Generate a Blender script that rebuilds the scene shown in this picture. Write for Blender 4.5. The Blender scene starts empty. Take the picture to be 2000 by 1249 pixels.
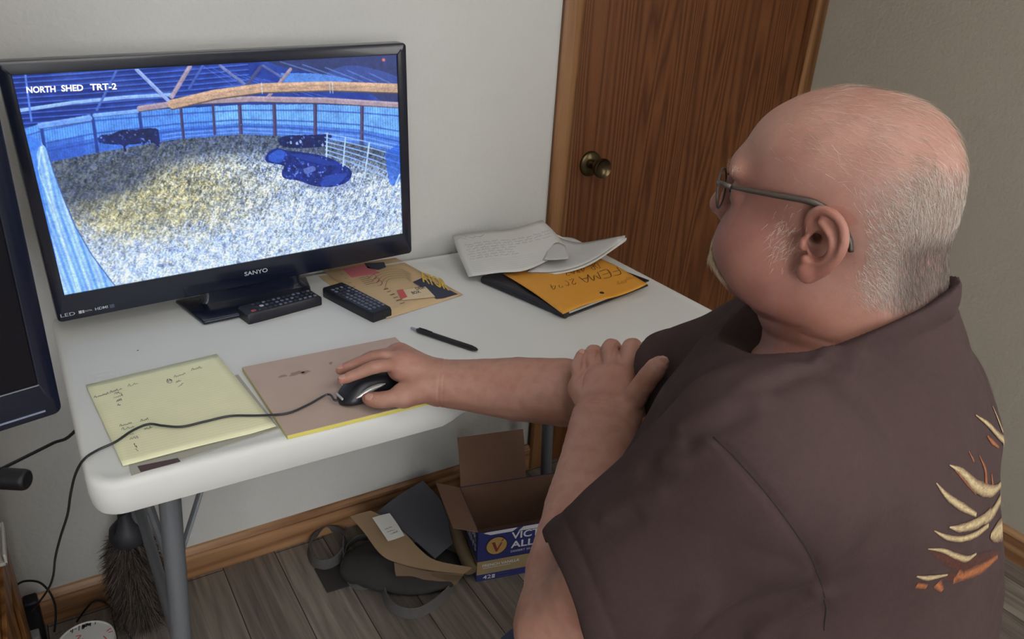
import bpy, bmesh, math, random
import numpy as np
from mathutils import Vector, Matrix, Euler
scene = bpy.context.scene
COL = scene.collection
random.seed(7)
rng = np.random.default_rng(7)

# ---------------------------------------------------------------- camera, world, light
CAM = np.array([-0.0032, -1.5913, 1.4001]); CROT = (1.1363, -0.0573, -0.5545); FPX = 1541.74
cd = bpy.data.cameras.new('camera'); cam = bpy.data.objects.new('camera', cd); COL.objects.link(cam)
cam.location = CAM; cam.rotation_euler = CROT
cd.sensor_width = 36; cd.sensor_fit = 'HORIZONTAL'; cd.lens = FPX / 2000 * 36; cd.clip_start = 0.02
scene.camera = cam
w = bpy.data.worlds.new('world'); scene.world = w; w.use_nodes = True
w.node_tree.nodes['Background'].inputs[0].default_value = (0.75, 0.85, 1, 1)
w.node_tree.nodes['Background'].inputs[1].default_value = 0.15
scene.view_settings.view_transform = 'Standard'; scene.view_settings.look = 'None'
scene.view_settings.exposure = 0.0; scene.view_settings.gamma = 1.0
try: scene.view_settings.use_curve_mapping = False
except Exception: pass
scene.cycles.use_denoising = True
scene.cycles.max_bounces = 8

def area_light(name, loc, target, sx, sy, power, col):
    l = bpy.data.lights.new(name, 'AREA'); l.shape = 'RECTANGLE'; l.size = sx; l.size_y = sy; l.energy = power; l.color = col
    o = bpy.data.objects.new(name, l); COL.objects.link(o); o.location = loc
    o.rotation_euler = (Vector(target) - Vector(loc)).to_track_quat('-Z', 'Y').to_euler()
    return o
# daylight through the two windows of the room (right wall, and the wall behind the camera)
area_light('window_daylight', (2.16, -2.45, 1.5), (0.6, -2.0, 1.2), 1.15, 1.15, 20, (1.0, 0.96, 0.90))
area_light('window_daylight', (-0.55, -3.68, 1.45), (0.3, -1.0, 0.95), 1.25, 1.35, 42, (0.98, 0.99, 1.0))
# two area lights added below the ceiling to fill in light from above
area_light('added_top_light', (0.2, -2.9, 2.40), (0.2, -2.9, 0), 1.2, .6, 14, (1.0, 0.98, 0.95))
area_light('added_top_light', (0.5, -1.7, 2.40), (0.5, -1.7, 0), 1.2, .6, 9, (1.0, 0.98, 0.95))

# ---------------------------------------------------------------- pixel helpers (points on real planes)
RC = np.array(Euler(CROT, 'XYZ').to_matrix())
def ray(px, py): return RC @ np.array([(px - 1000) / FPX, -(py - 624.5) / FPX, -1.0])
def onz(px, py, z): d = ray(px, py); return CAM + d * ((z - CAM[2]) / d[2])
def ony(px, py, y): d = ray(px, py); return CAM + d * ((y - CAM[1]) / d[1])
def atd(px, py, t): return CAM + ray(px, py) * t

# ---------------------------------------------------------------- materials
def _mat(name):
    m = bpy.data.materials.new(name); m.use_nodes = True
    nt = m.node_tree; b = nt.nodes['Principled BSDF']
    return m, nt, b
def srgb(r, g, b):
    f = lambda c: (c / 255 / 12.92) if c / 255 <= .04045 else ((c / 255 + .055) / 1.055) ** 2.4
    return (f(r), f(g), f(b), 1)
def simple(name, col, rough=.5, metal=0, spec=.5, var=0.0, vscale=30, bump=0.0, bscale=200, coat=0, scale3=(1, 1, 1), bdist=.001):
    m, nt, b = _mat(name)
    b.inputs['Roughness'].default_value = rough; b.inputs['Metallic'].default_value = metal
    b.inputs['Specular IOR Level'].default_value = spec; b.inputs['Coat Weight'].default_value = coat
    b.inputs['Base Color'].default_value = col
    tc = nt.nodes.new('ShaderNodeTexCoord'); mp = nt.nodes.new('ShaderNodeMapping'); mp.inputs['Scale'].default_value = scale3
    nt.links.new(tc.outputs['Object'], mp.inputs['Vector'])
    if var > 0:
        n = nt.nodes.new('ShaderNodeTexNoise'); n.inputs['Scale'].default_value = vscale; n.inputs['Detail'].default_value = 5
        nt.links.new(mp.outputs[0], n.inputs['Vector'])
        mx = nt.nodes.new('ShaderNodeMix'); mx.data_type = 'RGBA'
        mx.inputs[6].default_value = tuple(c * (1 - var) for c in col[:3]) + (1,)
        mx.inputs[7].default_value = tuple(min(1, c * (1 + var)) for c in col[:3]) + (1,)
        nt.links.new(n.outputs['Fac'], mx.inputs[0]); nt.links.new(mx.outputs[2], b.inputs['Base Color'])
    if bump > 0:
        n2 = nt.nodes.new('ShaderNodeTexNoise'); n2.inputs['Scale'].default_value = bscale; n2.inputs['Detail'].default_value = 3
        nt.links.new(mp.outputs[0], n2.inputs['Vector'])
        bp = nt.nodes.new('ShaderNodeBump'); bp.inputs['Strength'].default_value = bump; bp.inputs['Distance'].default_value = bdist
        nt.links.new(n2.outputs['Fac'], bp.inputs['Height']); nt.links.new(bp.outputs[0], b.inputs['Normal'])
    return m
def emis(name, col, s):
    m, nt, b = _mat(name); b.inputs['Base Color'].default_value = (0, 0, 0, 1)
    b.inputs['Emission Color'].default_value = col; b.inputs['Emission Strength'].default_value = s; return m
def attr_mat(name, attr='Col', rough=.6, spec=.3, emit=0, bump=0, bscale=300, var=0, vscale=60, sss=0, bdist=.001):
    m, nt, b = _mat(name); a = nt.nodes.new('ShaderNodeAttribute'); a.attribute_name = attr
    b.inputs['Roughness'].default_value = rough; b.inputs['Specular IOR Level'].default_value = spec
    out = a.outputs['Color']
    tc = nt.nodes.new('ShaderNodeTexCoord')
    if var:
        n = nt.nodes.new('ShaderNodeTexNoise'); n.inputs['Scale'].default_value = vscale; n.inputs['Detail'].default_value = 6; n.inputs['Roughness'].default_value = .7
        nt.links.new(tc.outputs['Object'], n.inputs['Vector'])
        mr = nt.nodes.new('ShaderNodeMapRange'); mr.inputs[1].default_value = .3; mr.inputs[2].default_value = .7; mr.inputs[3].default_value = 1 - var; mr.inputs[4].default_value = 1 + var
        nt.links.new(n.outputs['Fac'], mr.inputs[0])
        mx = nt.nodes.new('ShaderNodeMix'); mx.data_type = 'RGBA'; mx.blend_type = 'MULTIPLY'; mx.inputs[0].default_value = 1
        nt.links.new(out, mx.inputs[6]); nt.links.new(mr.outputs[0], mx.inputs[7]); out = mx.outputs[2]
    if emit:
        b.inputs['Base Color'].default_value = (.01, .01, .012, 1)
        nt.links.new(out, b.inputs['Emission Color']); b.inputs['Emission Strength'].default_value = emit
    else:
        nt.links.new(out, b.inputs['Base Color'])
    if sss:
        b.inputs['Subsurface Weight'].default_value = sss; b.inputs['Subsurface Radius'].default_value = (.006, .002, .001); b.inputs['Subsurface Scale'].default_value = 1
    if bump:
        n2 = nt.nodes.new('ShaderNodeTexNoise'); n2.inputs['Scale'].default_value = bscale; n2.inputs['Detail'].default_value = 4
        nt.links.new(tc.outputs['Object'], n2.inputs['Vector'])
        bp = nt.nodes.new('ShaderNodeBump'); bp.inputs['Strength'].default_value = bump; bp.inputs['Distance'].default_value = bdist
        nt.links.new(n2.outputs['Fac'], bp.inputs['Height']); nt.links.new(bp.outputs[0], b.inputs['Normal'])
    return m
def wood(name, c1, c2, c3, rough=.45, scale=(14, 14, .55), ring=2.2, dist=3.0, grain=.35):
    """straight grain running along local z (scale the axis you want the grain along small)"""
    m, nt, b = _mat(name); N = nt.nodes.new; L = nt.links.new
    tc = N('ShaderNodeTexCoord'); mp = N('ShaderNodeMapping'); mp.inputs['Scale'].default_value = scale; L(tc.outputs['Object'], mp.inputs['Vector'])
    n = N('ShaderNodeTexNoise'); n.inputs['Scale'].default_value = .55; n.inputs['Detail'].default_value = 2; L(mp.outputs[0], n.inputs['Vector'])
    ma = N('ShaderNodeMath'); ma.operation = 'MULTIPLY'; ma.inputs[1].default_value = ring * 14; L(n.outputs['Fac'], ma.inputs[0])
    sn = N('ShaderNodeMath'); sn.operation = 'PINGPONG'; sn.inputs[1].default_value = 1; L(ma.outputs[0], sn.inputs[0])
    mp2 = N('ShaderNodeMapping'); mp2.inputs['Scale'].default_value = tuple(s * 22 for s in scale); L(tc.outputs['Object'], mp2.inputs['Vector'])
    n2 = N('ShaderNodeTexNoise'); n2.inputs['Scale'].default_value = 1; n2.inputs['Detail'].default_value = 3; L(mp2.outputs[0], n2.inputs['Vector'])
    ad = N('ShaderNodeMath'); ad.operation = 'MULTIPLY_ADD'; ad.inputs[1].default_value = grain * 2; ad.inputs[2].default_value = -grain; L(n2.outputs['Fac'], ad.inputs[0])
    sm = N('ShaderNodeMath'); sm.operation = 'ADD'; L(sn.outputs[0], sm.inputs[0]); L(ad.outputs[0], sm.inputs[1])
    r = N('ShaderNodeValToRGB'); r.color_ramp.elements[0].color = c1; r.color_ramp.elements[1].color = c3
    r.color_ramp.elements[0].position = 0.05; r.color_ramp.elements[1].position = .95
    e = r.color_ramp.elements.new(.45); e.color = c2
    L(sm.outputs[0], r.inputs[0]); L(r.outputs[0], b.inputs['Base Color'])
    b.inputs['Roughness'].default_value = rough; b.inputs['Specular IOR Level'].default_value = .35
    bp = N('ShaderNodeBump'); bp.inputs['Strength'].default_value = .15; bp.inputs['Distance'].default_value = .0006
    L(n2.outputs['Fac'], bp.inputs['Height']); L(bp.outputs[0], b.inputs['Normal'])
    return m

# ---------------------------------------------------------------- mesh helpers
class MB:
    def __init__(s): s.v = []; s.f = []; s.c = []
    def add(s, vs, fs, col=None):
        o = len(s.v); s.v += [tuple(map(float, p)) for p in vs]; s.f += [tuple(i + o for i in f) for f in fs]
        s.c += [col] * len(vs)
        return s
    def box(s, x0, x1, y0, y1, z0, z1, M=None):
        vs = [(x, y, z) for z in (z0, z1) for y in (y0, y1) for x in (x0, x1)]
        if M is not None: vs = [tuple(M @ Vector(p)) for p in vs]
        return s.add(vs, [(0, 2, 3, 1), (4, 5, 7, 6), (0, 1, 5, 4), (2, 6, 7, 3), (0, 4, 6, 2), (1, 3, 7, 5)])
    def rings(s, rings, cap0=True, cap1=True, closed=True):
        n = len(rings[0]); o = len(s.v)
        for r in rings: s.v += [tuple(map(float, p)) for p in r]; s.c += [None] * n
        for i in range(len(rings) - 1):
            for j in range(n if closed else n - 1):
                a = o + i * n + j; b2 = o + i * n + (j + 1) % n
                s.f.append((a, b2, b2 + n, a + n))
        if cap0: s.f.append(tuple(o + j for j in reversed(range(n))))
        if cap1: s.f.append(tuple(o + (len(rings) - 1) * n + j for j in range(n)))
        return s
    def tube(s, pts, r, n=10, up=(0, 0, 1), flat=1.0):
        P = [np.array(p, float) for p in pts]; rs = r if hasattr(r, '__len__') else [r] * len(P)
        rg = []; prev = None
        for i, p in enumerate(P):
            t = P[min(i + 1, len(P) - 1)] - P[max(i - 1, 0)]; t /= np.linalg.norm(t) + 1e-12
            u = np.array(up, float) if prev is None else prev
            a = u - t * (u @ t)
            if np.linalg.norm(a) < 1e-6: a = np.cross(t, (1, .3, .2))
            a /= np.linalg.norm(a); b2 = np.cross(t, a); prev = a
            rg.append([p + rs[i] * (math.cos(k * 2 * math.pi / n) * b2 + flat * math.sin(k * 2 * math.pi / n) * a) for k in range(n)])
        return s.rings(rg)
    def lathe(s, prof, M=None, n=32):
        rg = [[(r * math.cos(2 * math.pi * k / n), r * math.sin(2 * math.pi * k / n), z) for k in range(n)] for r, z in prof]
        if M is not None: rg = [[tuple(M @ Vector(p)) for p in q] for q in rg]
        return s.rings(rg)
    def poly(s, pts): return s.add(pts, [tuple(range(len(pts)))])
    def ribbon(s, pts, wd, nrm=(0, 0, 1)):
        P = np.array(pts, float); n = np.array(nrm, float)
        t = np.gradient(P, axis=0) if len(P) > 1 else P
        sd = np.cross(n, t); sd /= np.linalg.norm(sd, axis=1)[:, None] + 1e-12
        W = np.array(wd if hasattr(wd, '__len__') else [wd] * len(P))[:, None] / 2
        A = P - sd * W; B = P + sd * W; m = len(P)
        return s.add(list(A) + list(B), [(i, i + 1, m + i + 1, m + i) for i in range(m - 1)])
def prop(o, label=None, cat=None, group=None, kind=None):
    if label: o['label'] = label
    if cat: o['category'] = cat
    if group: o['group'] = group
    if kind: o['kind'] = kind
    return o
def build(name, mb, mats, parent=None, smooth=False, bevel=0, seg=2, label=None, cat=None, group=None, kind=None, M=None):
    me = bpy.data.meshes.new(name); me.from_pydata(mb.v, [], mb.f); me.update()
    bm = bmesh.new(); bm.from_mesh(me); bmesh.ops.recalc_face_normals(bm, faces=bm.faces); bm.to_mesh(me); bm.free()
    o = bpy.data.objects.new(name, me); COL.objects.link(o)
    me.materials.append(mats)
    if any(c is not None for c in mb.c):
        at = me.color_attributes.new('Col', 'FLOAT_COLOR', 'POINT')
        at.data.foreach_set('color', np.array([c if c is not None else (1, 1, 1, 1) for c in mb.c], np.float32).ravel())
    if smooth:
        me.polygons.foreach_set('use_smooth', [True] * len(me.polygons))
        if smooth != 'all':
            me.set_sharp_from_angle(angle=math.radians(38))
    if M is not None: o.matrix_world = M
    if bevel:
        bv = o.modifiers.new('Bevel', 'BEVEL'); bv.width = bevel; bv.segments = seg; bv.limit_method = 'ANGLE'; bv.angle_limit = math.radians(40)
        me.polygons.foreach_set('use_smooth', [True] * len(me.polygons)); me.set_sharp_from_angle(angle=math.radians(60))
    if parent is not None: o.parent = parent
    prop(o, label, cat, group, kind)
    return o
def empty(name, loc, label, cat, group=None, rz=0):
    o = bpy.data.objects.new(name, None); COL.objects.link(o); o.location = loc; o.rotation_euler = (0, 0, rz); o.empty_display_size = .05
    return prop(o, label, cat, group)
def struct(name, mb, m, **k): return build(name, mb, m, kind='structure', **k)
def smoothline(pts, k=8):
    P = np.array(pts, float); out = []
    Q = np.vstack([2 * P[0] - P[1], P, 2 * P[-1] - P[-2]])
    for i in range(1, len(Q) - 2):
        p0, p1, p2, p3 = Q[i - 1:i + 3]
        for j in range(k):
            t = j / k
            out.append(.5 * (2 * p1 + (p2 - p0) * t + (2 * p0 - 5 * p1 + 4 * p2 - p3) * t * t + (3 * p1 - p0 - 3 * p2 + p3) * t ** 3))
    out.append(P[-1]); return np.array(out)
def rrect(x0, x1, y0, y1, r, n=6):
    pts = []
    for cx, cy, a0 in ((x1 - r, y1 - r, 0), (x0 + r, y1 - r, 90), (x0 + r, y0 + r, 180), (x1 - r, y0 + r, 270)):
        for k in range(n + 1):
            a = math.radians(a0 + 90 * k / n); pts.append((cx + r * math.cos(a), cy + r * math.sin(a)))
    return pts
def text2d(s, bold=0.0):
    cu = bpy.data.curves.new('t', 'FONT'); cu.body = s; cu.size = 1; cu.offset = bold; cu.resolution_u = 3
    ob = bpy.data.objects.new('t', cu); me = bpy.data.meshes.new_from_object(ob)
    V = np.array([v.co[:] for v in me.vertices]); F = [tuple(p.vertices) for p in me.polygons]
    bpy.data.objects.remove(ob); bpy.data.curves.remove(cu); bpy.data.meshes.remove(me)
    V = V[:, :2] - V[:, :2].min(0)
    return V, F
def text_to(mb, s, org, xv, yv, bold=0.0):
    """lay text in the parallelogram org, org+xv (text width), org+yv (cap height)"""
    V, F = text2d(s, bold); sx, sy = V.max(0)
    org, xv, yv = (np.array(a, float) for a in (org, xv, yv))
    mb.add([org + xv * (x / sx) + yv * (y / sy) for x, y in V], F); return mb
STROKE = {  # hand lettering in a 1 x 1 cell
 'F': [[(0, 0), (.05, 1), (.7, 1)], [(.03, .5), (.55, .52)]], 'E': [[(.7, 1), (.05, 1), (0, 0), (.7, .02)], [(.02, .5), (.6, .52)]],
 'M': [[(0, 0), (.12, 1), (.4, .3), (.7, 1), (.85, 0)]], 'A': [[(0, 0), (.4, 1), (.75, 0)], [(.15, .4), (.62, .4)]],
 '2': [[(.05, .8), (.25, 1), (.5, .85), (.4, .5), (0, 0), (.6, .04)]], '0': [[(.3, 1), (.05, .6), (.2, .05), (.5, .2), (.55, .7), (.3, 1)]],
 '4': [[(.45, 0), (.45, 1), (0, .4), (.65, .42)]], 'D': [[(0, 0), (.05, 1), (.5, .8), (.6, .4), (.4, .05), (0, 0)]],
 'R': [[(0, 0), (.05, 1), (.5, .9), (.45, .55), (.05, .5), (.6, 0)]], '8': [[(.5, .85), (.2, 1), (.1, .75), (.5, .3), (.3, 0), (.05, .25), (.5, .85)]],
 '7': [[(0, 1), (.6, 1), (.2, 0)]], '1': [[(.2, 1), (.2, 0)]], '9': [[(.5, .8), (.25, 1), (.05, .75), (.3, .5), (.5, .75), (.4, 0)]], '-': [[(.1, .5), (.5, .5)]], ' ': [],
 'l': [[(0, 0), (.1, 1)]], 'c': [[(.5, .5), (.2, .6), (.05, .25), (.25, 0), (.5, .1)]],
}
def hand_to(mb, s, org, xv, yv, wd, adv=.85, nrm=(0, 0, 1)):
    org, xv, yv = (np.array(a, float) for a in (org, xv, yv)); x = 0
    for ch in s:
        for st in STROKE.get(ch, []):
            P = [org + xv * (x + a) + yv * b for a, b in st]
            if len(P) > 2: P = smoothline(P, 3)
            mb.ribbon(P, wd, nrm)
        x += adv
    return mb
def scribble(mb, org, xv, yv, n, wd, seed, nrm=(0, 0, 1)):
    """one handwritten word: n small up and down strokes along xv"""
    r = random.Random(seed); org, xv, yv = (np.array(a, float) for a in (org, xv, yv)); pts = []
    for i in range(n * 2 + 1):
        pts.append(org + xv * (i / (2 * n)) + yv * ((.15 + .85 * r.random()) if i % 2 else .15 * r.random()))
    return mb.ribbon(smoothline(pts, 3), wd, nrm)

# ---------------------------------------------------------------- the room
M_wall = simple('wall_paint', srgb(202, 202, 199), .75, spec=.25, bump=.55, bscale=95, var=.02, vscale=4, bdist=.003)
M_wallr = simple('shade_tinted_wall_paint', srgb(172, 164, 150), .75, spec=.25, bump=.55, bscale=95, var=.02, vscale=4, bdist=.003)  # right wall's shade put into its colour: darker and warmer than the other walls
M_ceil = simple('ceiling_paint', srgb(225, 224, 220), .85, bump=.4, bscale=60)
M_door = wood('door_wood', srgb(82, 46, 22), srgb(102, 60, 31), srgb(114, 71, 40), .42, scale=(13, 13, .5), ring=3.2, grain=.5)
M_case = wood('casing_wood', srgb(100, 66, 38), srgb(132, 92, 58), srgb(150, 110, 74), .42, scale=(14, 14, .6), ring=1.2)
M_base = wood('baseboard_wood', srgb(130, 92, 62), srgb(158, 118, 84), srgb(174, 134, 98), .32, scale=(.6, 14, 14), ring=1.3)
M_base_y = wood('baseboard_wood_side', srgb(130, 92, 62), srgb(158, 118, 84), srgb(174, 134, 98), .32, scale=(14, .6, 14), ring=1.3)
def floor_mat():
    m, nt, b = _mat('plank_floor'); N = nt.nodes.new; L = nt.links.new
    tc = N('ShaderNodeTexCoord'); mp = N('ShaderNodeMapping'); mp.inputs['Rotation'].default_value = (0, 0, math.pi / 2); L(tc.outputs['Object'], mp.inputs['Vector'])
    br = N('ShaderNodeTexBrick'); br.inputs['Scale'].default_value = 1; br.inputs['Brick Width'].default_value = 1.1; br.inputs['Row Height'].default_value = .125
    br.inputs['Mortar Size'].default_value = .0012; br.inputs['Color1'].default_value = srgb(140, 131, 121); br.inputs['Color2'].default_value = srgb(112, 104, 96); br.inputs['Mortar'].default_value = srgb(40, 36, 32)
    L(mp.outputs[0], br.inputs['Vector'])
    mp2 = N('ShaderNodeMapping'); mp2.inputs['Scale'].default_value = (60, 3, 3); L(tc.outputs['Object'], mp2.inputs['Vector'])
    n = N('ShaderNodeTexNoise'); n.inputs['Scale'].default_value = 1; n.inputs['Detail'].default_value = 6; n.inputs['Distortion'].default_value = .8; L(mp2.outputs[0], n.inputs['Vector'])
    r = N('ShaderNodeMapRange'); r.inputs[1].default_value = .3; r.inputs[2].default_value = .7; r.inputs[3].default_value = .55; r.inputs[4].default_value = 1.25; L(n.outputs['Fac'], r.inputs[0])
    mx = N('ShaderNodeMix'); mx.data_type = 'RGBA'; mx.blend_type = 'MULTIPLY'; mx.inputs[0].default_value = 1; L(br.outputs['Color'], mx.inputs[6]); L(r.outputs[0], mx.inputs[7]); L(mx.outputs[2], b.inputs['Base Color'])
    b.inputs['Roughness'].default_value = .5; b.inputs['Specular IOR Level'].default_value = .35
    return m
X0, X1, Y0, Y1, ZC = -1.7, 2.085, -3.6, 0.02, 2.44
struct('floor', MB().box(X0 - .1, X1 + .1, Y0 - .1, Y1 + .1, -.1, 0), floor_mat())
struct('ceiling', MB().box(X0 - .1, X1 + .1, Y0 - .1, Y1 + .1, ZC, ZC + .1), M_ceil)
struct('wall_back', MB().box(X0 - .1, X1 + .1, Y1, Y1 + .1, 0, ZC), M_wall)
struct('wall_left', MB().box(X0 - .1, X0, Y0, Y1, 0, ZC), M_wall)
def wall_with_hole(name, axis, c0, c1, a0, a1, h0, h1, z0, z1):
    mb = MB()
    def bx(p0, p1, q0, q1):
        if axis == 'x': mb.box(c0, c1, p0, p1, q0, q1)
        else: mb.box(p0, p1, c0, c1, q0, q1)
    bx(a0, h0, 0, ZC); bx(h1, a1, 0, ZC); bx(h0, h1, 0, z0); bx(h0, h1, z1, ZC)
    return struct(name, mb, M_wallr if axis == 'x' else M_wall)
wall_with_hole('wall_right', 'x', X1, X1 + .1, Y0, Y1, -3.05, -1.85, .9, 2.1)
wall_with_hole('wall_front', 'y', Y0 - .1, Y0, X0 - .1, X1 + .1, -1.2, .1, .75, 2.15)
M_glass = simple('pane_glass', (1, 1, 1, 1), 0.02); M_glass.node_tree.nodes['Principled BSDF'].inputs['Transmission Weight'].default_value = 1; M_glass.node_tree.nodes['Principled BSDF'].inputs['IOR'].default_value = 1.02
M_white = simple('white_frame_paint', srgb(225, 225, 222), .5)
def window(name, axis, c, h0, h1, z0, z1):
    mb = MB(); t = .045
    def bx(mb, p0, p1, q0, q1, d0, d1):
        if axis == 'x': mb.box(c + d0, c + d1, p0, p1, q0, q1)
        else: mb.box(p0, p1, c + d0, c + d1, q0, q1)
    for a, b2 in ((h0, h0 + t), (h1 - t, h1)): bx(mb, a, b2, z0, z1, .02, .07)
    zm = (z0 + z1) / 2
    for a, b2 in ((z0, z0 + t), (z1 - t, z1), (zm - .02, zm + .02)): bx(mb, h0 + t, h1 - t, a, b2, .02, .07)
    o = struct(name, mb, M_white)
    g = MB(); bx(g, h0 + t, h1 - t, z0 + t, z1 - t, .04, .044); build('window_pane', g, M_glass, o)
    return o
window('window_1', 'x', X1, -3.05, -1.85, .9, 2.1)
window('window_2', 'y', Y0 - .1, -1.2, .1, .75, 2.15)
# baseboard with a moulded top, door casing, door
def baseboard(name, x0, x1, axis='x', wall=Y1):
    prof = [(0, 0), (-.013, 0), (-.013, .055), (-.0115, .063), (-.0135, .069), (-.010, .076), (-.005, .082), (0, .084)]
    mb = MB()
    if axis == 'x': mb.rings([[(x, wall + d, z) for d, z in prof] for x in (x0, x1)])
    else: mb.rings([[(wall + d, y, z) for d, z in prof] for y in (x0, x1)])
    return struct(name, mb, M_base if axis == 'x' else M_base_y)
XD0, XD1 = 1.140, 2.073
baseboard('baseboard_back', X0, XD0)
baseboard('baseboard_right', Y0, Y1 - .015, 'y', X1)
def casing(name, rings): return struct(name, MB().rings(rings), M_case)
cp = [(0, 0), (0, -.010), (.008, -.015), (.030, -.017), (.052, -.013), (.058, -.012), (.058, 0)]
casing('trim_1', [[(XD0 + a, Y1 + d, z) for a, d in cp] for z in (0, 2.1)])
casing('trim_2', [[(XD1 - a, Y1 + d, z) for a, d in cp] for z in (0, 2.1)])
struct('trim_3', MB().box(XD0, XD1, Y1 - .016, Y1, 2.1, 2.16), M_case)
struct('trim_4', MB().box(1.993, 2.017, Y1 - .010, Y1, 0, 2.1), M_door)
door = struct('door_1', MB().box(1.203, 1.99, Y1 - .006, Y1, .001, 2.08), M_door)
M_dark = simple('latch_dark_brass', srgb(40, 30, 22), .6)  # dark brown colour of the latch plate
build('latch_plate', MB().box(1.1985, 1.2025, Y1 - .0075, Y1, .87, .955), M_dark, door)
M_brass = simple('antique_brass', srgb(96, 84, 62), .28, metal=1, var=.35, vscale=60)
kp = np.array([1.262, Y1 - .006, .917])
Mk = Matrix.Translation(Vector(kp)) @ Matrix.Rotation(math.radians(90), 4, 'X')
knob = build('door_knob', MB().lathe([(.012, 0), (.012, .026), (.013, .030), (.0215, .038), (.0245, .046), (.0255, .054), (.0255, .057), (.0245, .059), (.0235, .0585), (.021, .055), (.012, .0515), (.0, .0505)][::-1], Mk, 40), M_brass, door, smooth=True)
build('rose', MB().lathe([(.0, .013), (.013, .013), (.020, .011), (.028, .008), (.0315, .006), (.033, .003), (.033, 0)], Mk, 40), M_brass, door, smooth=True)

# ---------------------------------------------------------------- folding table
TL, TD, TH = 1.208, .61, .735
M_plastic = simple('white_blow_moulded_plastic', srgb(216, 217, 214), .48, spec=.35, bump=.12, bscale=700, var=.025, vscale=9)
M_steel = simple('grey_powder_coated_steel', srgb(112, 116, 122), .45, metal=.25, var=.12, vscale=300)
table = empty('folding_table', (0.6, -.3, 0), 'white plastic folding table with grey steel legs against the wall', 'table')
def inv(o): return o.matrix_basis.inverted()
def put(mb, o):
    Mi = inv(o); mb.v = [tuple(Mi @ Vector(p)) for p in mb.v]; return mb
def ringz(ins, z, notch=0.0):
    pts = []
    for (x, y) in rrect(ins, TL - ins, -TD + ins, -ins, max(.004, .042 - ins), 8): pts.append((x, y))
    # refine long sides so the apron step can be followed
    out = []
    for i, p in enumerate(pts):
        q = pts[(i + 1) % len(pts)]; out.append(p)
        if abs(q[0] - p[0]) > .5:
            xs = [.52, .535, .545, .556, .568, .64, .652, .663, .673, .688]
            if q[0] < p[0]: xs = xs[::-1]
            for x in xs: out.append((x, p[1]))
    def dz(x):
        h = notch
        return h * max(0, min(1, (x - .525) / .035)) * max(0, min(1, (.683 - x) / .035)) if h else 0
    return [(x, y, z + dz(x)) for x, y in out]
tt = MB().rings([ringz(.030, TH - .0015), ringz(.020, TH - .0012), ringz(.016, TH), ringz(.008, TH), ringz(.003, TH - .003), ringz(0, TH - .010), ringz(0, TH - .030), ringz(.002, .690, .017), ringz(.005, .682, .017), ringz(.011, .680, .017), ringz(.015, .684, .017), ringz(.018, .708)], True, True)
top = build('tabletop', put(tt, table), M_plastic, table, smooth='all')
top.data.set_sharp_from_angle(angle=math.radians(50))
M_mould = simple('raised_moulding_marks', srgb(226, 227, 226), .5)
mk = MB(); zz = TH - .0010
def tz(px, py, z=zz): return onz(px, py, z)
for a, b2 in (((176, 730), (223, 722)), ((188, 736), (205, 733)), ((190, 742), (199, 740)), ((181, 748), (196, 746)), ((214, 731), (221, 730))):
    mk.ribbon([tz(*a), tz(*b2)], .0025)
for a, b2 in (((171, 731), (174, 750)), ((228, 724), (230, 741))): mk.ribbon([tz(*a), tz(*b2)], .0008)
build('moulded_warning', put(mk, table), M_mould, table, label='faint raised moulding marks in the plastic')
legs = []
for (x, sx) in ((.105, -1), (TL - .105, 1)):
    for y in (-.535, -.085):
        dx = .035 * sx
        build('leg', put(MB().tube([(x, y, .69), (x + dx * .5, y, .35), (x + dx, y, .012)], .0160, 16), table), M_steel, table, smooth=True)
        build('foot_cap', put(MB().tube([(x + dx, y, .03), (x + dx, y, 0)], .0190, 16), table), simple('black_rubber', srgb(30, 30, 30), .7), table, smooth=True)
        xi = x - sx * .0
        build('brace', put(MB().tube([(x + dx * .26, y + .002, .50), (x + .075, y + .03, .69)] if sx < 0 else [(x + dx * .26, y + .002, .50), (x - .075, y + .03, .69)], .0065, 8, flat=.5), table), M_steel, table, smooth=True)
    build('crossbar', put(MB().tube([(x + .02 * sx, -.085, .33), (x + .02 * sx, -.535, .33)], .010, 12), table), M_steel, table, smooth=True)
    build('brace', put(MB().tube([(x + .009 * sx, -.53, .46), (x - .035, -.30, .62), (x - .04, -.2, .69)], .007, 8), table), M_steel, table, smooth=True)
build('rivet', put(MB().lathe([(0, .004), (.003, .0035), (.0045, 0)], Matrix.Translation((.0875, -.5495, .355)) @ Matrix.Rotation(math.radians(90), 4, 'X'), 12), table), simple('bright_rivet', srgb(170, 172, 175), .3, metal=1), table, smooth=True)

# ---------------------------------------------------------------- television
M_black = simple('black_glossy_plastic', srgb(22, 27, 44), .22, spec=.55, coat=.2)  # navy tint is the screen's blue bloom put into the base colour
M_blackm = simple('black_matte_plastic', srgb(24, 25, 30), .5, spec=.4, bump=.1, bscale=900)
M_logo = simple('silver_lettering', srgb(190, 194, 200), .35, metal=.4)
def tv_matrix(TLp, yaw, roll, pitch=0):
    return Matrix.Translation(TLp) @ Matrix.Rotation(yaw, 4, 'Z') @ Matrix.Rotation(roll, 4, 'Y') @ Matrix.Rotation(pitch, 4, 'X')
TW, THH = .699, .4445       # bezel size
TV = empty('television', (.352, -.085, TH), 'glossy black television showing a cattle shed, standing on the white table', 'television')
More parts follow.
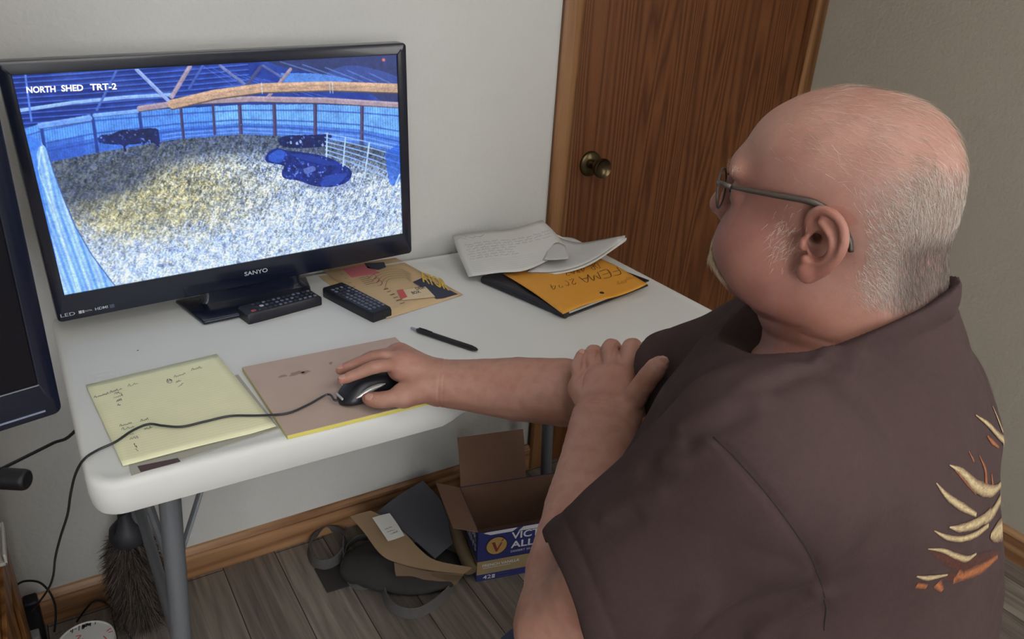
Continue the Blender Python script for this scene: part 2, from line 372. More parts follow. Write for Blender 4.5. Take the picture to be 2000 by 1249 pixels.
# local frame: x right, z up, y away from the viewer; origin bottom centre of the bezel
Mtv = tv_matrix((.3590, -.1, .7725), math.radians(2.0), math.radians(-1.9))
def tvput(mb): 
    Mi = inv(TV) @ Mtv; mb.v = [tuple(Mi @ Vector(p)) for p in mb.v]; return mb
def slab(mb, x0, x1, z0, z1, y0, y1, r=.006, e=.004):
    """rounded slab facing -y"""
    def rg(i, y): return [(x, y, z) for x, z in rrect(x0 + i, x1 - i, z0 + i, z1 - i, max(r - i, .001), 5)]
    return mb.rings([rg(e, y0), rg(e * .3, y0 + e * .3), rg(0, y0 + e), rg(0, y1 - e), rg(e, y1)])
S_L, S_R, S_B, S_T = -TW / 2 + .0195, TW / 2 - .0205, .049, THH - .0215
def bezel(mb, W, H, sl, sr, sb, st, d0=0.0, d1=.034, r=.008, rec=.004):
    o = rrect(-W / 2, W / 2, 0, H, r, 5); n = len(o)
    def rg(i, y): return [(x, y, z) for x, z in rrect(-W / 2 + i, W / 2 - i, i, H - i, max(r - i, .001), 5)]
    def inn(y, g=0): return [(x, y, z) for x, z in rrect(sl - g, sr + g, sb - g, st + g, .0008, 5)]
    return mb.rings([inn(d0 + rec), inn(d0 + .001), inn(d0, .001), rg(.003, d0), rg(.0008, d0 + .0012), rg(0, d0 + .004), rg(0, d1 - .004), rg(.004, d1)], False, True)
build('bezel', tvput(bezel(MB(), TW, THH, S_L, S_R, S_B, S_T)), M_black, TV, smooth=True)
build('rear_housing', tvput(slab(MB(), -.25, .25, .04, .36, .033, .058, .02, .008)), M_blackm, TV, smooth=True)
# stand
nk = MB().rings([[(x, y, z) for x, y in rrect(-.10 - a, .10 + a, .012, .040, .012, 4)] for a, z in ((.012, -.034), (0, -.02), (-.004, .03))])
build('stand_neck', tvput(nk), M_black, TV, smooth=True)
bs = [tuple((inv(TV) @ Vector(p))[:2]) for p in (onz(398, 630, TH + .006), onz(610, 585, TH + .006), onz(606, 560, TH + .006), onz(598, 541, TH + .006), onz(342, 587, TH + .006))]
def inset_poly(P, k):
    c = np.mean(P, axis=0); return [tuple(c + (np.array(p) - c) * k) for p in P]
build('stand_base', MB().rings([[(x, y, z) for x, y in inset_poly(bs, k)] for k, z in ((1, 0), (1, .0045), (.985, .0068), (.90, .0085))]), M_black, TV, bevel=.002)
lg = text_to(MB(), 'SANYO', (-.0185, -.0006, .0215), (.046, 0, 0), (0, 0, .0085), .012)
build('brand_lettering', tvput(lg), M_logo, TV)
lg = text_to(MB(), 'LED', (-TW / 2 + .006, -.0006, .010), (.023, 0, 0), (0, 0, .0062), .0)
lg.add([(-.3145, -.0006, .0105), (-.3095, -.0006, .0105), (-.3095, -.0006, .016), (-.3145, -.0006, .016)], [(0, 1, 2, 3)])
lg.add([(-.3085, -.0006, .0105), (-.3055, -.0006, .0105), (-.3055, -.0006, .016), (-.3085, -.0006, .016)], [(0, 1, 2, 3)])
text_to(lg, 'DIGITAL', (-.3045, -.0006, .0118), (.012, 0, 0), (0, 0, .0030))
text_to(lg, 'HDMI', (-.288, -.0006, .0108), (.021, 0, 0), (0, 0, .0052), .02)
build('badge_lettering', tvput(lg), M_logo, TV)
build('badge_square', tvput(MB().box(-.264, -.256, -.0006, 0, .0095, .0165)), simple('dim_badge', srgb(70, 78, 100), .5), TV)
# the picture on the screen, drawn over a fine grid of the flat panel; shapes are given in the picture's own pixels
def homog(src, dst):
    A = []; B = []
    for (x, y), (u, v) in zip(src, dst):
        A += [[x, y, 1, 0, 0, 0, -u * x, -u * y], [0, 0, 0, x, y, 1, -v * x, -v * y]]; B += [u, v]
    h = np.linalg.solve(np.array(A, float), np.array(B, float)); return np.append(h, 1).reshape(3, 3)
HS = homog([(0, 0), (1, 0), (1, 1), (0, 1)], [(78, 182), (1603, 108), (1603, 848), (193, 1072)])
NU, NV = 680, 390
uu, vv = np.meshgrid(np.linspace(0, 1, NU), np.linspace(0, 1, NV))
q = np.stack([uu, vv, np.ones_like(uu)], -1) @ HS.T; PX = q[..., 0] / q[..., 2]; PY = q[..., 1] / q[..., 2]
def noise2(sc, seed, oct=3, sx=1, sy=1, A=None, B=None):
    A = uu if A is None else A; B = vv if B is None else B
    out = np.zeros_like(uu); amp = 1; tot = 0
    for o in range(oct):
        r = np.random.default_rng(seed + o); G = r.random((256, 256)); x = A * sc * sx * 1.78; y = B * sc * sy
        xi = np.floor(x).astype(int); yi = np.floor(y).astype(int); fx = x - xi; fy = y - yi; fx = fx * fx * (3 - 2 * fx); fy = fy * fy * (3 - 2 * fy)
        g = lambda a, b2: G[a % 256, b2 % 256]
        out += amp * ((g(xi, yi) * (1 - fx) + g(xi + 1, yi) * fx) * (1 - fy) + (g(xi, yi + 1) * (1 - fx) + g(xi + 1, yi + 1) * fx) * fy)
        tot += amp; amp *= .55; sc *= 2.1
    return out / tot
IMG = np.zeros((NV, NU, 3))
def c8(r, g, b): return np.array([r, g, b], float)
def paint(mask, col): 
    m = np.clip(mask, 0, 1)[..., None]; IMG[:] = IMG * (1 - m) + np.asarray(col) * m
def seg_d(pts):
    """distance to a polyline, and position along it"""
    d = np.full(PX.shape, 1e9); 
    for (x0, y0), (x1, y1) in zip(pts[:-1], pts[1:]):
        dx, dy = x1 - x0, y1 - y0; t = np.clip(((PX - x0) * dx + (PY - y0) * dy) / (dx * dx + dy * dy + 1e-9), 0, 1)
        d = np.minimum(d, np.hypot(PX - x0 - t * dx, PY - y0 - t * dy))
    return d
def line(pts, wd, col, soft=2.0, k=1): paint(k * np.clip((wd / 2 + soft / 2 - seg_d(pts)) / soft, 0, 1), col)
def inside(pts):
    c = np.zeros(PX.shape, bool); n = len(pts)
    for i in range(n):
        x0, y0 = pts[i]; x1, y1 = pts[(i + 1) % n]
        if y0 == y1: continue
        c ^= ((y0 > PY) != (y1 > PY)) & (PX < (x1 - x0) * (PY - y0) / (y1 - y0) + x0)
    return c.astype(float)
def fill(pts, col, k=1): paint(k * inside(smoothline(list(pts) + [pts[0]], 5)[:, :2]), col)
def curve_y(pts, X): return np.interp(X, [p[0] for p in pts], [p[1] for p in pts])
# roof
n1 = noise2(9, 3); IMG[:] = c8(30, 52, 128) + (n1[..., None] - .5) * 60
for k in range(12):
    y0 = 160 + k * 20
    line([(80, y0 + 12), (350, y0 - 4), (700, y0 - 30), (1000, y0 - 55)], 3, c8(92, 128, 214), 2.5, .75)
    line([(80, y0 + 20), (350, y0 + 3), (700, y0 - 23), (1000, y0 - 48)], 6, c8(14, 26, 82), 3, .6)
for k in range(7): line([(820 + k * 40, 150 + k * 9), (960 + k * 60, 245 + k * 6)], 3, c8(84, 118, 205), 2, .6)
fill([(1060, 130), (1350, 115), (1610, 105), (1610, 330), (1480, 260), (1290, 190), (1170, 165)], c8(44, 48, 84))
fill([(1290, 190), (1420, 150), (1610, 200), (1610, 240), (1400, 225)], c8(58, 74, 135), .8)
for k in range(5): line([(1130 + 90 * k, 135 + 12 * k), (1300 + 80 * k, 190 + 14 * k)], 5, c8(112, 136, 190), 2.5, .6)
cor = .5 + .5 * np.sin(PX * .62)
fill([(1130, 180), (1290, 185), (1420, 215), (1150, 220)], c8(86, 130, 196)); 
# far corrugated wall
top = curve_y([(90, 395), (170, 372), (380, 335), (700, 318), (960, 306), (1250, 306), (1610, 322)], PX); bot = curve_y([(90, 560), (190, 525), (380, 490), (700, 440), (960, 424), (1150, 436), (1450, 470), (1610, 520)], PX)
wallm = ((PY > top) & (PY < bot)).astype(float)
wc = np.stack([70 + 34 * cor + 25 * (PX > 850), 122 + 40 * cor + 22 * (PX > 850), 205 + 26 * cor], -1) * (.86 + .28 * noise2(14, 9)[..., None])
paint(wallm, wc)
paint(wallm * (PY > top + .62 * (bot - top)) * .55, c8(44, 78, 168)); paint(wallm * (PX < 330) * (PY > top + .5 * (bot - top)) * .45, c8(36, 62, 150))
for f in (.18, .5, .72): 
    yy = top + f * (bot - top); paint(wallm * np.clip(1.5 - np.abs(PY - yy) / 3.0, 0, 1) * .7, c8(38, 66, 142))
for f in (.8, .92):
    yy = top + f * (bot - top); paint(wallm * np.clip(1.5 - np.abs(PY - yy) / 2.2, 0, 1) * .6 * (PX > 640), c8(150, 184, 235))
for x in (170, 372, 556): line([(x, curve_y([(90, 395), (380, 335), (700, 318)], x)), (x + 8, curve_y([(90, 560), (380, 492), (700, 446)], x))], 13, c8(32, 52, 118), 3)
for x, b2 in ((722, 440), (850, 420), (957, 432), (1096, 440), (1263, 430), (1455, 475)):
    line([(x, 306), (x - (x - 850) * .015, b2)], 15 if x > 900 else 11, c8(58, 44, 74), 3); line([(x - 3, 310), (x - 3 - (x - 850) * .015, b2)], 5, c8(120, 92, 112), 3, .7 if x > 900 else .3)
# trusses
def beam(pts, wd, col): 
    line([(x, y + wd * .35) for x, y in pts], wd * .6, np.array(col) * .45, 3); line(pts, wd, col, 2.5); line([(x, y - wd * .3) for x, y in pts], wd * .3, np.minimum(255, np.array(col) * 1.18), 3, .7)
beam([(90, 320), (300, 290), (500, 272), (690, 262)], 13, (150, 178, 232)); beam([(165, 380), (360, 352)], 22, (118, 156, 226)); beam([(380, 342), (550, 326)], 14, (128, 165, 230))
for a, b2, w_, c_ in (((480, 170), (392, 320), 10, (70, 92, 160)), ((820, 150), (760, 240), 10, (66, 84, 150)), ((560, 162), (688, 300), 15, (150, 160, 196)), ((770, 152), (690, 270), 17, (172, 140, 140)), ((890, 150), (985, 225), 12, (110, 112, 150)), ((1050, 155), (985, 235), 13, (70, 66, 100)), ((1170, 165), (1060, 290), 13, (168, 134, 132)), ((1060, 150), (1130, 195), 10, (90, 94, 140)), ((130, 180), (135, 360), 8, (86, 116, 190))): beam([a, b2], w_, c_)
beam([(560, 316), (760, 290), (1010, 282), (1300, 290), (1610, 312)], 22, (176, 140, 132)); beam([(690, 300), (860, 262), (1050, 238), (1320, 232), (1610, 244)], 36, (214, 160, 112))
paint(np.clip(1 - np.abs(seg_d([(690, 300), (860, 262), (1050, 238), (1320, 232), (1610, 244)])) / 18, 0, 1) * .3 * (noise2(40, 12, 2, .5, 4) > .52), c8(126, 84, 62))
for x in (1325, 1336, 1050): line([(x, 218), (x + 1, 262)], 3, c8(235, 235, 235), 2, .7)
# straw
stm = (PY >= bot).astype(float)
dep = np.clip((PY - 430) / 560, 0, 1)
fine = noise2(150, 21, 2, 1, 1.2); med = noise2(34, 25, 3); big = noise2(5, 29, 3)
fib = noise2(95, 33, 2, 1.5, .55, uu + .28 * vv, vv - .3 * uu)
light = np.stack([178 + 40 * dep, 182 + 42 * dep, 190 + 46 * dep], -1); tan = np.array([184, 166, 116.]); darkc = np.array([64, 66, 72.])
warm = np.clip(1.25 - np.hypot((PX - 580) / 480, (PY - 650) / 190), 0, 1) * 1.1 + .35 * np.clip(1 - np.abs(PX - 420) / 300, 0, 1) * np.clip((PY - 560) / 120, 0, 1) * np.clip((960 - PY) / 150, 0, 1) + (med - .5) * .7 + .10
st = light * (1 - np.clip(warm, 0, 1)[..., None]) + tan * np.clip(warm, 0, 1)[..., None]
dk = np.clip(1.35 - (PY - bot) / (95 + 130 * np.clip((760 - PX) / 500, 0, 1)), 0, 1) * (.85 + .9 * (med - .35)) + np.clip(1.3 - np.hypot((PX - 330) / 230, (PY - 570) / 110), 0, 1) * .75
st = st * (1 - np.clip(dk, 0, .85)[..., None]) + darkc * np.clip(dk, 0, .85)[..., None]
tex = (fine - .5) * .95 + (fib - .5) * .8 + (med - .5) * .6
tx3 = np.clip(1 + tex * (1.35 - .80 * dep), .30, 1.45)[..., None]; hue = noise2(70, 44, 2)[..., None]
st = st * tx3 * (1 + (hue - .5) * np.array([.16, .06, -.34]))
paint(stm, st)
for k in range(16):
    a = rng.uniform(220, 1560); b2 = rng.uniform(640, 1000); fill([(a, b2), (a + rng.uniform(6, 22), b2 - 5), (a + rng.uniform(10, 30), b2 + 7), (a + 6, b2 + 10)], c8(86, 88, 104), .55)
# cattle
BL_ = c8(16, 22, 62)
fill([(384, 436), (400, 420), (440, 416), (480, 402), (560, 398), (618, 396), (628, 420), (628, 462), (622, 474), (612, 472), (600, 455), (500, 462), (494, 486), (484, 484), (478, 462), (440, 458), (400, 452)], BL_); fill([(384, 432), (405, 424), (418, 444), (392, 452)], c8(22, 32, 84))
fill([(1100, 446), (1140, 432), (1230, 430), (1296, 428), (1316, 424), (1324, 440), (1306, 456), (1300, 476), (1200, 484), (1120, 476)], BL_)
for x, y in ((1150, 458), (1175, 462), (1190, 455), (1280, 470)): fill([(x, y), (x + 7, y - 5), (x + 10, y + 6), (x + 2, y + 8)], c8(160, 170, 200))
paint(np.clip(1.2 - np.hypot((PX - 1290) / 140, (PY - 640) / 26), 0, 1) * .5, c8(90, 92, 120))
fill([(1046, 520), (1064, 496), (1100, 482), (1140, 492), (1200, 500), (1290, 518), (1350, 545), (1394, 575), (1398, 604), (1370, 632), (1310, 646), (1240, 640), (1180, 618), (1120, 606), (1112, 580), (1122, 556), (1080, 546), (1052, 538)], c8(22, 34, 98))
fill([(1060, 512), (1100, 490), (1130, 500), (1110, 540), (1066, 534)], c8(52, 92, 186), .8); fill([(1200, 570), (1240, 558), (1250, 575), (1210, 590)], c8(120, 136, 190), .7)
fill([(1290, 600), (1380, 590), (1340, 634), (1270, 640)], c8(50, 78, 168), .6); fill([(1140, 505), (1240, 516), (1330, 548), (1300, 556), (1200, 530)], c8(40, 62, 146), .6)
# gate panel on the right
for k in range(6):
    line([(1296, 424 + 17 * k + (88 if k > 5 else 0)), (1400, 446 + 20 * k), (1500, 468 + 24 * k), (1600, 492 + 30 * k)], 5, c8(160, 190, 236), 2.2, .9)
fill([(1540, 510), (1605, 480), (1605, 610), (1560, 640)], c8(40, 92, 200), .7)
for a, b2 in (((1306, 424), (1298, 520)), ((1380, 444), (1365, 560)), ((1478, 468), (1452, 610)), ((1600, 600), (1565, 680))): line([a, b2], 6, c8(196, 214, 245), 2.4)
# tarpaulin hanging at the left
tar = inside([(165, 450), (182, 470), (200, 560), (225, 660), (265, 790), (320, 910), (400, 1040), (190, 1080), (140, 700), (100, 500)])
tx = PX - np.interp(PY, [450, 700, 1080], [150, 190, 300]); sh = .5 + .5 * np.sin(tx * .22 + PY * .012) * np.sin(tx * .09 + 1)
paint(tar, np.stack([96 + 110 * sh, 150 + 75 * sh, 214 + 36 * sh], -1)); line([(165, 450), (140, 560), (180, 700), (250, 1060)], 5, c8(214, 232, 252), 3, .8)
line([(182, 470), (200, 560), (225, 660), (265, 790), (320, 910), (400, 1040)], 5, c8(52, 78, 130), 3, .8)
fill([(80, 400), (165, 450), (140, 540), (190, 1070), (170, 1070), (100, 600)], c8(66, 120, 214), .85)
paint(np.clip(1 - np.hypot(PX - 1550, PY - 130) / 9, 0, 1) * 1.6, c8(240, 110, 90))
# coarse hide texture on the cattle, sensor grain over everything
cowm = ((IMG[..., 2] < 110) & (IMG[..., 0] < 60) & (PY > 380) & (PX > 340)).astype(float)[..., None]
IMG = IMG * (1 - cowm) + cowm * (IMG * (.55 + .9 * noise2(60, 71, 3)[..., None]) + np.clip(noise2(90, 75, 2) - .66, 0, 1)[..., None] * np.array([420, 460, 520.]))
IMG = IMG * (1 + .30 * (noise2(190, 81, 2)[..., None] - .5) + .22 * (noise2(45, 85, 2)[..., None] - .5))
# blue cast of the camera picture
IMG = IMG * np.array([.93, .98, 1.06]) + np.array([8, 16, 30.])
V = np.clip(IMG / 255, 0, 1); LIN = np.where(V <= .04045, V / 12.92, ((V + .055) / 1.055) ** 2.4)
gx = S_L + uu * (S_R - S_L); gz = S_T + vv * (S_B - S_T)
pts = np.stack([gx, np.full_like(gx, .0042), gz], -1).reshape(-1, 3)
Ml = np.array(inv(TV) @ Mtv); pts = pts @ Ml[:3, :3].T + Ml[:3, 3]
idx = np.arange(NU * NV).reshape(NV, NU); F = np.stack([idx[:-1, :-1], idx[1:, :-1], idx[1:, 1:], idx[:-1, 1:]], -1).reshape(-1, 4)
def npmesh(name, V, F, m, parent=None, col=None, smooth=False):
    me = bpy.data.meshes.new(name); k = F.shape[1]
    me.vertices.add(len(V)); me.vertices.foreach_set('co', np.asarray(V, np.float32).ravel())
    me.loops.add(F.size); me.loops.foreach_set('vertex_index', F.ravel().astype(np.int32))
    me.polygons.add(len(F)); me.polygons.foreach_set('loop_start', np.arange(0, F.size, k, dtype=np.int32)); me.polygons.foreach_set('loop_total', np.full(len(F), k, np.int32))
    me.update(calc_edges=True); me.validate()
    if col is not None:
        at = me.color_attributes.new('Col', 'FLOAT_COLOR', 'POINT'); at.data.foreach_set('color', np.concatenate([col, np.ones((len(col), 1))], 1).astype(np.float32).ravel())
    if smooth: me.polygons.foreach_set('use_smooth', [True] * len(me.polygons))
    me.materials.append(m); o = bpy.data.objects.new(name, me); COL.objects.link(o)
    if parent is not None: o.parent = parent
    return o
scr = npmesh('screen', pts, F, attr_mat('screen_picture', rough=.35, spec=.35, emit=.92), TV, LIN.reshape(-1, 3))
# caption burnt into the picture, and the time stamp at the lower right
M_cap = emis('caption_white', (1, 1, .98, 1), 1.0)
HI = np.linalg.inv(HS)
def scp(x, y):
    p = HI @ np.array([x, y, 1.]); u, v = p[:2] / p[2]; return np.array([S_L + u * (S_R - S_L), .0034, S_T + v * (S_B - S_T)])
def cap(mb, s, x, y, x2, h, bold=.0):
    a = scp(x, y); b2 = scp(x2, y - (x2 - x) * .028); return text_to(mb, s, a, b2 - a, scp(x, y - h) - a, bold)
mb = MB()
cap(mb, 'NORTH', 128, 252, 240, 26, .035); cap(mb, 'SHED', 262, 247, 347, 26, .035); cap(mb, 'TRT-2', 374, 243, 477, 26, .035)
for x, y in ((128, 252), (262, 247), (374, 243)): pass
build('caption', tvput(mb), M_cap, TV)
mb = MB(); a = scp(1172, 872); b2 = scp(1400, 838); text_to(mb, '10:10:40 06:08', a, b2 - a, (0, 0, .0075))
M_stamp = emis('stamp_grey', srgb(205, 215, 235), .9)
build('time_stamp', tvput(mb), M_stamp, TV); mb = MB(); a = scp(1490, 820); b2 = scp(1572, 808); text_to(mb, '08-10W', a, b2 - a, (0, 0, .0075))
build('date_stamp', tvput(mb), M_stamp, TV)

# ---------------------------------------------------------------- second screen at the left edge, its desk
T2 = empty('monitor', (-.30, -.60, .7), 'black switched-off monitor at the left edge in front of the television', 'monitor')
M2 = tv_matrix((-.345, -.645, .79), math.radians(-9), math.radians(-.5))
M2 = Matrix.Translation(Vector(atd(124, 806, .93))) @ Matrix.Rotation(math.radians(14), 4, 'Z') @ Matrix.Rotation(math.radians(0), 4, 'Y')
def m2put(mb):
    Mi = inv(T2) @ M2; mb.v = [tuple(Mi @ Vector((p[0] - .33, p[1], p[2]))) for p in mb.v]; return mb
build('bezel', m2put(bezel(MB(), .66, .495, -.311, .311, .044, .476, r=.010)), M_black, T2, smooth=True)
build('screen', m2put(MB().box(-.311, .311, .0042, .006, .044, .476)), simple('dark_screen_glass', srgb(9, 10, 20), .2, spec=.5), T2)
build('gloss_line', m2put(MB().box(.12, .312, -.0008, .0, .0085, .0105)), simple('grey_gloss_line', srgb(130, 138, 160), .3), T2)  # gloss highlight along the lower bezel, painted as a thin pale strip
build('rear_housing', m2put(slab(MB(), -.24, .24, .04, .34, .033, .055, .02, .008)), M_blackm, T2, smooth=True)
E2 = inv(T2)
zb = .66
b0 = M2 @ Vector((-.33, .03, 0)); b0 = np.array(b0)
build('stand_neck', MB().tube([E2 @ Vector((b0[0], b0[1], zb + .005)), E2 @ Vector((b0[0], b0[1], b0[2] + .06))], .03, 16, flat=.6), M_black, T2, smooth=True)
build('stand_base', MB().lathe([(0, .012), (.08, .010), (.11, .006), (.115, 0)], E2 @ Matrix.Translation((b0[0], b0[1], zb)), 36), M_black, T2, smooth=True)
M_desk = wood('desk_oak', srgb(110, 70, 34), srgb(150, 102, 56), srgb(170, 122, 74), .4, scale=(12, 12, .8), ring=1.6)
M_desk_top = wood('desk_oak_top', srgb(110, 70, 34), srgb(150, 102, 56), srgb(170, 122, 74), .4, scale=(12, .8, 12), ring=1.6)
desk = empty('desk', (-.5, -.4, 0), 'oak wood desk at the lower left corner beside the white bucket', 'desk')
dk_ = lambda mb: put(mb, desk)
build('body', dk_(MB().box(-.80, -.152, -.72, -.14, .04, .63)), M_desk, desk, bevel=.002)
build('desk_top', dk_(MB().box(-.83, -.128, -.75, -.12, .63, .66)), M_desk_top, desk, bevel=.004)
fr = MB()
for y0, y1, z0, z1 in ((-.72, -.64, .04, .63), (-.22, -.14, .04, .63), (-.64, -.22, .53, .63), (-.64, -.22, .04, .12), (-.64, -.22, .33, .40)): fr.box(-.152, -.144, y0, y1, z0, z1)
build('side_frame', dk_(fr), M_desk, desk, bevel=.002)
build('plinth', dk_(MB().box(-.79, -.165, -.70, -.16, 0, .04)), M_blackm, desk)
# white plastic clip on the desk side
c0 = ony(0, 1052, -.30)
CL = build('plastic_tray', MB().box(-.144, -.128, -.36, -.27, c0[2] - .012, c0[2] - .006).box(-.132, -.128, -.36, -.27, c0[2] - .012, c0[2] + .010).box(-.144, -.132, -.275, -.27, c0[2] - .012, c0[2] + .010), M_white, smooth=False, bevel=.001, label='white plastic tray edge sticking out of the oak desk side', cat='tray')
# black cylinder lying on the desk edge, with its own cord
ad = empty('power_adapter', (-.12, -.5, .66), 'black cylindrical adapter with a cord, jutting out past the desk edge', 'adapter')
ca = np.array(atd(60, 961, 1.14)); cb = np.array(atd(-52, 956, 1.14)); ca[2] = cb[2] = .66 + .0165
ax = (ca - cb) / np.linalg.norm(ca - cb)
build('body', put(MB().tube([cb, cb + ax * .003, ca - ax * .006, ca - ax * .002, ca], [.014, .016, .0155, .0145, .012], 20), ad), M_blackm, ad, smooth=True)
p0 = ca - ax * .035 + np.array([0, .004, .014]); p1 = np.array(ony(142, 847, -.33)); p2 = np.array([.06, -.30, p1[2] + .05])
build('cord', put(MB().tube(smoothline([p0 - (p1 - p0) * .02, p0 + (p1 - p0) * .3, p0 + (p1 - p0) * .7, p1, p2, (.12, -.22, p2[2] + .02)], 6), .0026, 8), ad), M_blackm, ad, smooth=True)

# ---------------------------------------------------------------- things on the table
M_yel = None
def paper_mat(name, col, lines=0, lcol=None, axis=1, rough=.75):
    m, nt, b = _mat(name); N = nt.nodes.new; L = nt.links.new
    b.inputs['Roughness'].default_value = rough; b.inputs['Specular IOR Level'].default_value = .2
    tc = N('ShaderNodeTexCoord'); n = N('ShaderNodeTexNoise'); n.inputs['Scale'].default_value = 25; L(tc.outputs['Object'], n.inputs['Vector'])
    mx = N('ShaderNodeMix'); mx.data_type = 'RGBA'; mx.inputs[6].default_value = tuple(c * .95 for c in col[:3]) + (1,); mx.inputs[7].default_value = tuple(min(1, c * 1.04) for c in col[:3]) + (1,); L(n.outputs['Fac'], mx.inputs[0])
    out = mx.outputs[2]
    if lines:
        sx = N('ShaderNodeSeparateXYZ'); L(tc.outputs['Object'], sx.inputs[0])
        mo = N('ShaderNodeMath'); mo.operation = 'PINGPONG'; mo.inputs[1].default_value = lines / 2; L(sx.outputs[axis], mo.inputs[0])
        lt = N('ShaderNodeMath'); lt.operation = 'LESS_THAN'; lt.inputs[1].default_value = .00022; L(mo.outputs[0], lt.inputs[0])
        m2 = N('ShaderNodeMix'); m2.data_type = 'RGBA'; L(lt.outputs[0], m2.inputs[0]); L(out, m2.inputs[6]); m2.inputs[7].default_value = lcol; out = m2.outputs[2]
    L(out, b.inputs['Base Color']); return m
M_yel = paper_mat('yellow_pad_paper', srgb(236, 235, 196), .0071, srgb(206, 212, 190))
M_ink = simple('ink', srgb(52, 54, 72), .6)
M_inkf = simple('faint_ink', srgb(120, 122, 110), .7)
M_wp = paper_mat('white_paper', srgb(214, 213, 208))
def sheet(z, cs, nx=14, ny=18, lift=None, th=.0004):
    """a sheet through 4 corners (tl,tr,br,bl), with a lift function of (s,t)"""
    tl, tr, br, bl = (np.array(c, float) for c in cs); mb = MB(); P = []; Q = []
    for j in range(ny + 1):
        for i in range(nx + 1):
            s, t = i / nx, j / ny
            p = tl * (1 - s) * (1 - t) + tr * s * (1 - t) + br * s * t + bl * (1 - s) * t
            h = lift(s, t) if lift else 0; p = p + np.array([0, 0, h]); P.append(p + np.array([0, 0, th])); Q.append(p)
    n = len(P); W = nx + 1; F = []
    for j in range(ny):
        for i in range(nx):
            a = j * W + i; F.append((a, a + W, a + W + 1, a + 1)); F.append((n + a, n + a + 1, n + a + W + 1, n + a + W))
    bd = [(0, i) for i in range(nx)] + [(j, nx) for j in range(ny)] + [(ny, i) for i in range(nx, 0, -1)] + [(j, 0) for j in range(ny, 0, -1)]
    ids = [j * W + i for j, i in bd]
    for a, b2 in zip(ids, ids[1:] + ids[:1]): F.append((a, b2, n + b2, n + a))
    return mb.add(P + Q, F)
zt = TH - .0012
# booklet under the yellow sheet
bk = empty('booklet', tuple(onz(400, 860, zt)), 'grey booklet with a brown band sticking out under the yellow note sheet', 'booklet')
bc = [onz(300, 745, zt + .0004), onz(430, 730, zt + .0004), onz(546, 838, zt + .0004), onz(257, 931, zt + .0004)]
bc[0] = bc[3] + (bc[2] - bc[1]) * 0 + np.array([.006, .19, 0]); bc[1] = bc[2] + np.array([-.012, .19, 0])
build('cover', put(sheet(zt, bc, 6, 6, th=.0012), bk), paper_mat('grey_booklet_cover', srgb(168, 166, 156)), bk)
bb = MB().poly([onz(x, y, zt + .0018) for x, y in ((268, 911), (347, 895), (353, 902), (275, 923))])
build('brown_band', put(bb, bk), simple('brown_print', srgb(78, 58, 58), .6), bk, label='dark brown printed band')
# yellow sheet
ys = [onz(168, 755, zt), onz(424, 694, zt), onz(540, 838, zt), onz(241, 915, zt)]
yp = empty('note_sheet', tuple(np.mean(ys, axis=0)), 'yellow lined note sheet with handwriting at the left end of the table', 'paper')
lift = lambda s, t: .0022 + .0012 * abs(math.sin(s * 4 + t * 3)) * t + .004 * max(0, t - .75) * (1 - s) + .006 * max(0, s - .8) * t
build('sheet', put(sheet(zt, ys, 16, 16, lift), yp), M_yel, yp, smooth='all')
def onsheet(px, py):
    # invert the bilinear corners approximately (nearly a parallelogram)
    P = onz(px, py, zt + .002); tl, tr, br, bl = ys; A = np.stack([(tr - tl)[:2], (bl - tl)[:2]], 1); s, t = np.linalg.solve(A, (P - tl)[:2])
    return np.array([P[0], P[1], zt + lift(min(max(s, 0), 1), min(max(t, 0), 1)) + .0009])
ik = MB()
def words(mb, L, f, h=7, wd=.0006, seed=0):
    for k, (x, y, x2, y2, n) in enumerate(L):
        a, b2 = f(x, y), f(x2, y2); u = f(x, y - h); scribble(mb, a, b2 - a, u - a, n, wd, seed + k)
for part in ([(184, 780, 212, 772, 7), (215, 770, 238, 763, 6), (250, 758, 270, 752, 4), (224, 772, 238, 770, 3), (222, 780, 240, 776, 4), (228, 788, 238, 785, 3), (230, 796, 236, 794, 2)],
             [(234, 836, 258, 830, 6), (275, 826, 290, 822, 4), (238, 843, 262, 838, 5), (282, 842, 298, 838, 5), (254, 852, 262, 850, 2), (254, 862, 270, 858, 3), (262, 872, 268, 878, 3), (264, 880, 270, 884, 2)],
             [(340, 740, 362, 733, 5), (374, 726, 396, 720, 5), (326, 748, 336, 745, 4), (344, 750, 354, 746, 3), (348, 758, 358, 752, 3)]):
    ik = MB(); words(ik, part, onsheet, 6)
    if part[0][0] == 340:
        for k in range(3): ik.ribbon(smoothline([onsheet(331 + 5 * math.cos(a + k), 746 + 4 * math.sin(a + k)) for a in np.linspace(0, 5.8, 8)], 2), .0005)
    build('handwriting', put(ik, yp), M_ink, yp)
# legal pad turned face down
lp = [onz(474, 725, zt), None, None, onz(562, 859, zt)]
ex = np.array([.278, -.004, 0]); lp[1] = lp[0] + ex; lp[2] = lp[3] + ex
pad = empty('legal_pad', tuple(np.mean(lp, axis=0)), 'legal pad lying face down with its brown cardboard back up under the mouse', 'pad')
def prism(cs, z0, z1): return MB().rings([[(p[0], p[1], z) for p in cs] for z in (z0, z1)])
def shrink(cs, k): c = np.mean(cs, axis=0); return [c + (p - c) * k for p in cs]
build('pages', put(prism(lp, zt, zt + .0062), pad), paper_mat('yellow_pad_edges', srgb(226, 214, 110)), pad)
build('binding_strip', put(prism([lp[0] + np.array([-.0004, 0, 0]), lp[0] + np.array([.0005, 0, 0]), lp[3] + np.array([.0005, 0, 0]), lp[3] + np.array([-.0004, 0, 0])], zt, zt + .0068), pad), paper_mat('tan_binding', srgb(190, 180, 130)), pad)
board = sheet(zt, [p + np.array([0, 0, 0]) for p in lp], 10, 10, lambda s, t: .0062 , th=.0011)
